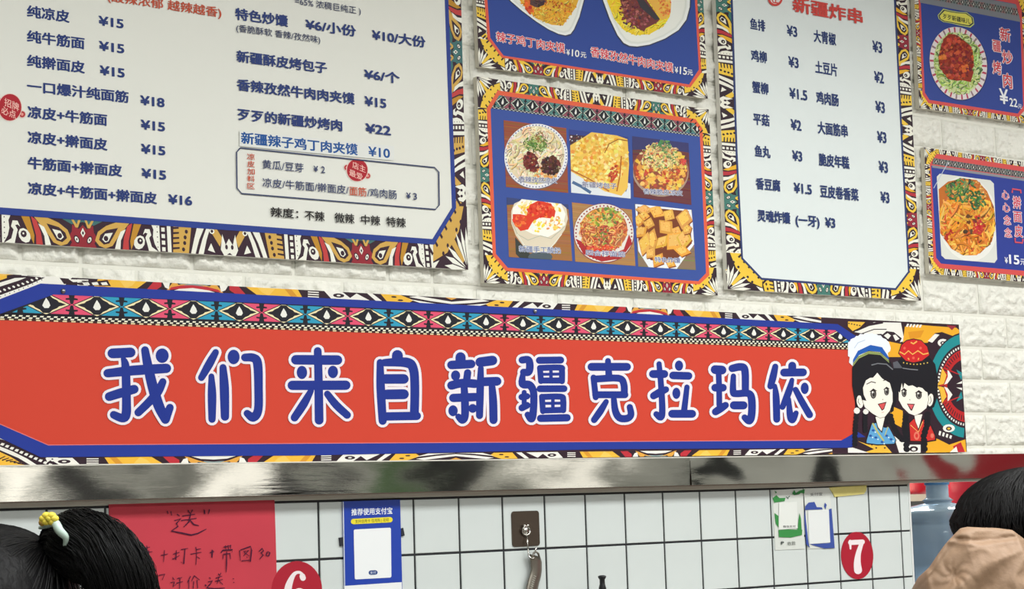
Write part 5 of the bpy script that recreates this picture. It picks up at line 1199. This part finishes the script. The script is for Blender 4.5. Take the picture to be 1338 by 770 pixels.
# red rounded bins and cream ledge further back
redm = mat('red_plastic', (176, 40, 54), rough=.3)
led = atd(1190, 646.5, 5.7)
lg = empty('cream_shelf', (led.x + .8, led.y, ctz), 'cream shelf seen through the opening behind the water bottle', 'shelf')
lx2 = atd(1226, 646, 5.7).x
G().box(led.x - .25, lx2, led.y - .02, led.y + .5, led.z - .02, led.z).out('shelf_board', mat('cream_board', (206, 200, 180), rough=.5), lg)
for x in (led.x - .2, lx2 - .08): G().box(x, x + .04, led.y + .02, led.y + .06, ctz, led.z - .02).out('bracket', mat('dark_frame', (50, 50, 54), rough=.5), lg)
def bin_on(x0, x1, dist, dz, label):
    cc = atd((x0 + x1) / 2, 640, dist); R_ = (x1 - x0) / 2 * dist / F; cx, cy = cc.x, cc.y; z0 = led.z; h = dz
    t = empty('red_bin', (cx, cy, z0), label, 'bin')
    G().lathe([(0, 0), (R_ * .86, 0), (R_ * .95, h * .08), (R_, h * .5), (R_ * .98, h * .8)], cx, cy, 44, z0).out('body', redm, t, True)
    G().lathe([(R_ * .99, h * .8), (R_ * 1.0, h * .84), (R_ * .9, h * .93), (R_ * .5, h), (0, h)], cx, cy, 40, z0).out('lid', redm, t, True)
bin_on(1170, 1214, 5.85, .14, 'dark red rounded container left of the water bottle neck')
a, b_ = atd(1208, 700, 5.75), atd(1320, 700, 5.75); R_ = (b_.x - a.x) / 2 * .9; cx, cy = (a.x + b_.x) / 2 , (a.y + b_.y) / 2 - .05; h = atd(1270, 590, 5.75).z - ctz
t = empty('red_bin', (cx, cy, ctz), 'large red rounded container right of the water bottle neck', 'bin')
G().lathe([(0, 0), (R_ * .86, 0), (R_ * .95, h * .08), (R_, h * .5), (R_ * .98, h * .86)], cx, cy, 44, ctz).out('body', redm, t, True)
G().lathe([(R_ * .99, h * .86), (R_ * 1.0, h * .88), (R_ * .9, h * .95), (R_ * .5, h), (0, h)], cx, cy, 40, ctz).out('lid', redm, t, True)

# ------------------------------------------------------------------ people
M_SKIN = mat('skin', (214, 170, 146), rough=.5)
M_HAIR = mat('black_hair', (10, 9, 11), rough=.5, spec=.16, bump=.3, bscale=120, stretch=(1, 1, .08))
M_STRAND = mat('hair_strand', (12, 11, 12), rough=.5, spec=.2)
def skin(name, joints, edges, m, parent, root=0, lv=2, origin=None):
    me = bpy.data.meshes.new(name); o0 = Vector(origin)
    me.from_pydata([tuple(Vector(j[0]) - o0) for j in joints], edges, []); me.materials.append(m)
    import bmesh
    bm = bmesh.new(); bm.from_mesh(me); bm.verts.layers.skin.verify(); bm.to_mesh(me); bm.free()
    o = bpy.data.objects.new(name, me); col.objects.link(o); o.parent = parent; o.location = o0 - wloc(parent)
    for i, j in enumerate(joints):
        r_ = j[1] if isinstance(j[1], tuple) else (j[1], j[1]); me.skin_vertices[0].data[i].radius = r_; me.skin_vertices[0].data[i].use_root = (i == root)
    sk = o.modifiers.new('skin', 'SKIN'); sk.use_smooth_shade = True
    sb = o.modifiers.new('sub', 'SUBSURF'); sb.levels = lv; sb.render_levels = lv
    return o
def person(base, H, yaw, label, coat_rgb, coat_bulk):
    t = empty('person', base, label, 'person')
    s = H / 1.6; f = Vector((-math.sin(yaw), math.cos(yaw), 0)); r_ = Vector((f.y, -f.x, 0))
    def W(x, y, z): return Vector(base) + r_ * x * s + f * y * s + Vector((0, 0, z * s))
    J = [(W(0, 0, .92), (.13 * s, .1 * s)), (W(0, .0, 1.08), (.115 * s, .09 * s)), (W(0, 0, 1.26), (.15 * s, .1 * s)), (W(0, -.01, 1.36), (.07 * s, .06 * s)), (W(0, .0, 1.41), .05 * s), (W(0, .015, 1.46), (.062 * s, .07 * s)), (W(0, .01, 1.53), (.07 * s, .085 * s)), (W(0, 0, 1.575), (.04 * s, .05 * s))]
    E = [(i, i + 1) for i in range(7)]
    for sx in (-1, 1):
        b0 = len(J); J += [(W(.17 * sx, 0, 1.30), .052 * s), (W(.21 * sx, .0, 1.05), .04 * s), (W(.2 * sx, .08, .84), .028 * s), (W(.195 * sx, .11, .77), (.034 * s, .016 * s))]
        E += [(2, b0), (b0, b0 + 1), (b0 + 1, b0 + 2), (b0 + 2, b0 + 3)]
        for k_, (dx, dy, ln) in enumerate(((-.024, .02, .06), (-.01, .026, .072), (.006, .026, .076), (.02, .02, .066))):
            b1 = len(J); J += [(W((.195 + dx) * sx, .11 + dy, .73), .009 * s), (W((.19 + dx) * sx, .12 + dy, .73 - ln), .007 * s)]; E += [(b0 + 3, b1), (b1, b1 + 1)]
        b1 = len(J); J += [(W(.165 * sx, .15, .76), .01 * s), (W(.15 * sx, .18, .72), .008 * s)]; E += [(b0 + 3, b1), (b1, b1 + 1)]
        b0 = len(J); J += [(W(.09 * sx, 0, .84), .085 * s), (W(.095 * sx, .01, .47), .055 * s), (W(.1 * sx, -.01, .09), .035 * s), (W(.105 * sx, .10, .035), (.036 * s, .026 * s))]
        E += [(0, b0), (b0, b0 + 1), (b0 + 1, b0 + 2), (b0 + 2, b0 + 3)]
    skin('body', J, E, M_SKIN, t, origin=base)
    cm = mat('coat_cloth', coat_rgb, rough=.75, vary=.06, vscale=6, bump=.25, bscale=14)
    q = coat_bulk
    J = [(W(0, 0, .8), (.17 * q * s, .14 * q * s)), (W(0, 0, 1.08), (.15 * q * s, .12 * q * s)), (W(0, 0, 1.27), (.17 * q * s, .12 * q * s)), (W(0, -.01, 1.36), (.085 * q * s, .075 * q * s))]; E = [(0, 1), (1, 2), (2, 3)]
    for sx in (-1, 1):
        b0 = len(J); J += [(W(.175 * sx, 0, 1.3), .066 * q * s), (W(.215 * sx, 0, 1.05), .056 * q * s), (W(.205 * sx, .07, .87), .05 * q * s)]; E += [(2, b0), (b0, b0 + 1), (b0 + 1, b0 + 2)]
    skin('coat', J, E, cm, t, origin=base)
    tm = mat('trouser_cloth', (44, 46, 58), rough=.8)
    J = [(W(0, 0, .9), (.15 * s, .12 * s))]; E = []
    for sx in (-1, 1):
        b0 = len(J); J += [(W(.09 * sx, 0, .82), .098 * s), (W(.095 * sx, .01, .47), .072 * s), (W(.1 * sx, -.01, .13), .058 * s)]; E += [(0, b0), (b0, b0 + 1), (b0 + 1, b0 + 2)]
    skin('trousers', J, E, tm, t, origin=base)
    for sx in (-1, 1):
        p_ = W(.105 * sx, .05, .045 * s); G().ell(p_, .05 * s, .13 * s, .045 * s, 14, 8, lambda v: Vector((v.x * math.cos(yaw) - v.y * math.sin(yaw), v.x * math.sin(yaw) + v.y * math.cos(yaw), v.z))).out('shoe', mat('shoe', (40, 40, 44), rough=.5), t, True)
    hc = W(0, .01, 1.50)
    G().ell(W(0, .105, 1.485), .012 * s, .016 * s, .02 * s, 10, 8).out('nose', M_SKIN, t, True)
    for sx in (-1, 1):
        G().ell(W(.078 * sx, .0, 1.49), .012 * s, .02 * s, .03 * s, 10, 8).out('ear', M_SKIN, t, True)
        G().ell(W(.03 * sx, .092, 1.505), .012 * s, .008 * s, .006 * s, 10, 6).out('eye', mat('eye_dark', (40, 30, 28), rough=.2), t, True)
    g = G(); g.ell(W(0, .095, 1.448), .02 * s, .008 * s, .006 * s, 10, 6); g.out('mouth', mat('lip', (176, 92, 88), rough=.4), t, True)
    return t, W, s, f, r_
def strands(g, path, n, spread, rad, rnd, taper=.4, seg=9):
    """bundle of thin hair locks following a path; spread per path point"""
    P_ = [Vector(p) for p in path]
    for i in range(n):
        a = rnd.uniform(0, 6.283); q = math.sqrt(rnd.uniform(.35, 1)); wv = rnd.uniform(0, 6); out = []
        for j, p in enumerate(P_):
            t_ = (P_[min(j + 1, len(P_) - 1)] - P_[max(j - 1, 0)]).normalized(); n1 = t_.orthogonal().normalized() if j == 0 else (n1 - t_ * n1.dot(t_)).normalized(); n2 = t_.cross(n1)
            sp = spread[j] * q * (1 + .06 * math.sin(wv + j))
            out.append(p + (n1 * math.cos(a + .05 * j) + n2 * math.sin(a + .05 * j)) * sp)
        g.tube(out, [rad * (1 - (1 - taper) * (j / (len(out) - 1))) for j in range(len(out))], 4, False)
# left person: black ponytail tied with a yellow flower
dL = 2.0; kL = dL / F
top = atd(20, 687, dL); hcx = atd(-12, 790, dL)
base = Vector((hcx.x, hcx.y, 0)); HL = (top.z + .0) / 1.0
yawL = -.55
pl, WL, sL, fL, rL = person(tuple(base), HL * .985, yawL, 'person with black ponytail tied by a mint band and yellow flower, lower left corner', (52, 54, 66), 1.0)
rn = random.Random(21)
def hair_shell(t, c, rx, ry, rz, yaw, fn=None):
    cy_, sy_ = math.cos(yaw), math.sin(yaw)
    def ff(v):
        d = v.normalized(); k_ = 1 + .012 * noise.noise(d * 5) + .006 * noise.noise(Vector((d.x * 30, d.y * 30, d.z * 3)))
        v = v * k_
        if fn: v = fn(v)
        return Vector((v.x * cy_ - v.y * sy_, v.x * sy_ + v.y * cy_, v.z))
    return G().ell(c, rx, ry, rz, 64, 40, ff).out('hair', M_HAIR, t, True)
hc = atd(-8, 790, dL); rz = hc.z - atd(-8, 691, dL).z
hc.z = top.z - .115
rz = .115
hair_shell(pl, hc, .092, .108, rz, yawL)
g = G()
for i in range(500):                          # combed locks over the crown running to the tie
    a = rn.uniform(0, 6.283); el = rn.uniform(.1, 1.35)
    d0 = Vector((math.cos(a) * math.cos(el), math.sin(a) * math.cos(el), math.sin(el)))
    tie = (atd(84, 700, dL) - hc); d1 = tie.normalized(); pts = []
    for j in range(8):
        q = d0.lerp(d1, j / 7 * .97)
        if q.length < .05: break
        q.normalize(); rr_ = Vector((q.x * .094, q.y * .1, q.z * (rz + .001))); pts.append(hc + rr_ * (1.004 + .008 * noise.noise(q * 6 + Vector((i * .01, 0, 0)))))
    if len(pts) > 3: g.tube(pts, .0011, 4, False)
tag(g.out('hair_lock', M_STRAND, pl, True), kind='stuff')
tie = atd(86, 706, dL)
pth = smoothpath([atd(70, 722, dL + .01), atd(84, 711, dL), atd(104, 712, dL - .01), atd(132, 724, dL - .02), atd(154, 752, dL - .03), atd(168, 800, dL - .02), atd(172, 880, dL), atd(166, 960, dL + .02)], 5)
n = len(pth); spr = []
for j in range(n):
    t = j / (n - 1); spr.append(kL * (22 + 24 * min(1, t / .25) - 34 * max(0, t - .6)))
spr[0] = kL * 10; spr[1] = kL * 12; spr[2] = kL * 14
G().tube(pth, [max(.002, v * .93) for v in spr], 20).out('ponytail', M_HAIR, pl, True)
g = G(); strands(g, pth, 1500, spr, .0006, rn); tag(g.out('ponytail_lock', M_STRAND, pl, True), kind='stuff')
g = G(); fly = random.Random(4)
for i in range(60):
    j = fly.randrange(3, n - 6); p_ = pth[j]; a = fly.uniform(0, 6.28); d_ = Vector((math.cos(a), .3, math.sin(a))).normalized(); q0 = p_ + d_ * spr[j] * .95; tt = (pth[j + 4] - p_)
    g.tube([q0, q0 + tt * .4 + d_ * .003, q0 + tt * .8 + d_ * .006], .00025, 3, False)
tag(g.out('flyaway_hair', M_STRAND, pl, True), kind='stuff')
# hair tie
ht_ = empty('hair_tie', atd(80, 716, dL - .03) - Vector((0, 0, .0)), 'pale mint hair band with a small yellow flower on the ponytail', 'hair tie')
mint = mat('mint_band', (186, 208, 196), rough=.5)
pb_ = smoothpath([atd(52, 690, dL - .012), atd(62, 686.5, dL - .03), atd(71, 683, dL - .042), atd(78, 694, dL - .05), atd(86, 703, dL - .05), atd(84, 714, dL - .045)], 4)
G().tube(pb_, [.0012 + .0034 * math.sin(math.pi * (j + 1) / (len(pb_) + 1)) for j in range(len(pb_))], 8).out('band', mint, ht_, True)
fc_ = atd(64, 678, dL - .045); g = G()
ym = mat('yellow_flower', (236, 214, 74), rough=.6)
flw = G().ell(fc_ - AZ * .003, .003, .003, .003, 10, 6).out('flower', mat('flower_core', (206, 190, 60), rough=.6), ht_, True)
for k_ in range(6):
    a = k_ * math.pi / 3; p_ = fc_ + AX * math.cos(a) * .0055 - AY * math.sin(a) * .0035; G().ell(p_, .0048, .004, .0038, 12, 8).out('petal', ym, flw, True)
G().ell(atd(55, 683, dL - .03), .004, .003, .004, 10, 6).out('leaf', mat('orange_core', (180, 140, 60), rough=.6), ht_, True)

# right person: black hair, tan jacket with a gathered collar
dR = 2.85; kR = dR / F
hc = atd(1352, 672, dR); topz = atd(1345, 611, dR).z
base = Vector((hc.x, hc.y, 0)); yawR = -.9
pr, WR, sR, fR, rR = person(tuple(base), topz * .985, yawR, 'person with loose black hair in a tan jacket, lower right corner', (156, 126, 100), 1.12)
rxy = 88 * kR
def bob(v):
    if v.z < 0: v = Vector((v.x * (1 + .05 * -v.z / .1), v.y * (1 + .05), v.z))
    return v
c0 = Vector((hc.x, hc.y, topz - 66 * kR))
hair_shell(pr, c0, 98 * kR, 106 * kR, 66 * kR, 0, bob)
G().ell(c0 - Vector((0, 0, 34 * kR)), 90 * kR, 96 * kR, 52 * kR, 40, 24).out('hair_back', M_HAIR, pr, True)
g = G(); rn = random.Random(8)
for i in range(800):
    a = rn.uniform(0, 6.283); pts = []
    e0 = rn.uniform(.5, 1.45); e1 = rn.uniform(-.9, -.2); tw = rn.uniform(-.25, .25)
    for j in range(9):
        el = e0 + (e1 - e0) * j / 8; aa = a + tw * j / 8
        q = Vector((math.cos(aa) * math.cos(el), math.sin(aa) * math.cos(el), math.sin(el)))
        p_ = Vector((q.x * 98 * kR, q.y * 106 * kR, q.z * 66 * kR))
        if q.z < 0: p_.x *= 1 + .05; p_.y *= 1.05
        pts.append(c0 + p_ * (1.006 + .008 * noise.noise(q * 4 + Vector((i * .02, 0, 0)))))
    g.tube(pts, .0012, 4, False)
tag(g.out('hair_lock', M_STRAND, pr, True), kind='stuff')
# collar / hood roll: gathered cloth in world space around the neck and shoulders
cloth = mat('tan_nylon', (158, 128, 102), rough=.6, vary=.05, vscale=9, bump=.5, bscale=26)
g = G(); nu, nv = 110, 60
OUT = [(1180, 790), (1190, 771), (1199, 754), (1214, 740), (1225, 723), (1235, 709), (1248, 695), (1254, 689), (1263, 687), (1284, 688), (1302, 688.5), (1322, 691), (1338, 703), (1365, 716), (1420, 742)]
def edge_at(s):
    x = s * (len(OUT) - 1); i = min(int(x), len(OUT) - 2); f_ = x - i; return (OUT[i][0] + (OUT[i + 1][0] - OUT[i][0]) * f_, OUT[i][1] + (OUT[i + 1][1] - OUT[i][1]) * f_)
for j in range(nv + 1):
    for i in range(nu + 1):
        s, t = i / nu, j / nv
        ex, ey = edge_at(s)
        bx_, by_ = 1180 + s * 270, 860
        x = ex + (bx_ - ex) * t; y = ey + (by_ - ey) * t
        px_ = (y - ey)                      # pixels below the upper edge
        roll = math.sqrt(max(0, 1 - (1 - min(1, px_ / 12)) ** 2)) * .018
        lower = math.sin(min(1, max(0, px_ - 12) / 80) * math.pi / 2) * .04
        ang = math.atan2(y - 752, x - 1247); d_ = math.hypot(x - 1247, y - 752)
        crease = .0035 * math.exp(-(d_ / 26) ** 2) * (abs(math.sin(ang * 4 + noise.noise(Vector((d_ * .05, 0, 0))) * 2)) - .5) - .006 * math.exp(-(d_ / 7) ** 2)
        fold = .007 * (1 - abs(noise.noise(Vector((x * .02 + y * .03, y * .012 - x * .006, 5)))) * 4) + .0012 * noise.noise(Vector((x * .12, y * .07, 3)))
        sy = 704 + 3 * math.sin((x - 1250) * .05)
        seam = -.006 * math.exp(-((y - sy) / 2.2) ** 2) * (1 if 1238 < x < 1345 else 0) + .003 * math.exp(-((y - sy - 5) / 3.5) ** 2) * (1 if 1238 < x < 1345 else 0)
        side = 1 - min(1, abs(s - .5) / .5) ** 2
        dd = dR - .02 - roll - lower * (.4 + .6 * side) - .115 * min(1, side * 1.6) - fold - crease - seam
        g.v.append(tuple(atd(x, y, dd)))
for j in range(nv):
    for i in range(nu): a = j * (nu + 1) + i; g.f.append((a, a + nu + 1, a + nu + 2, a + 1))
o = g.out('jacket_hood', cloth, pr, True)
sm = o.modifiers.new('sol', 'SOLIDIFY'); sm.thickness = .012; sm.offset = -1
sb = o.modifiers.new('sub', 'SUBSURF'); sb.levels = 1; sb.render_levels = 1
print('bricks', nbr, 'faces', sum(len(o.data.polygons) for o in bpy.data.objects if o.type == 'MESH'))
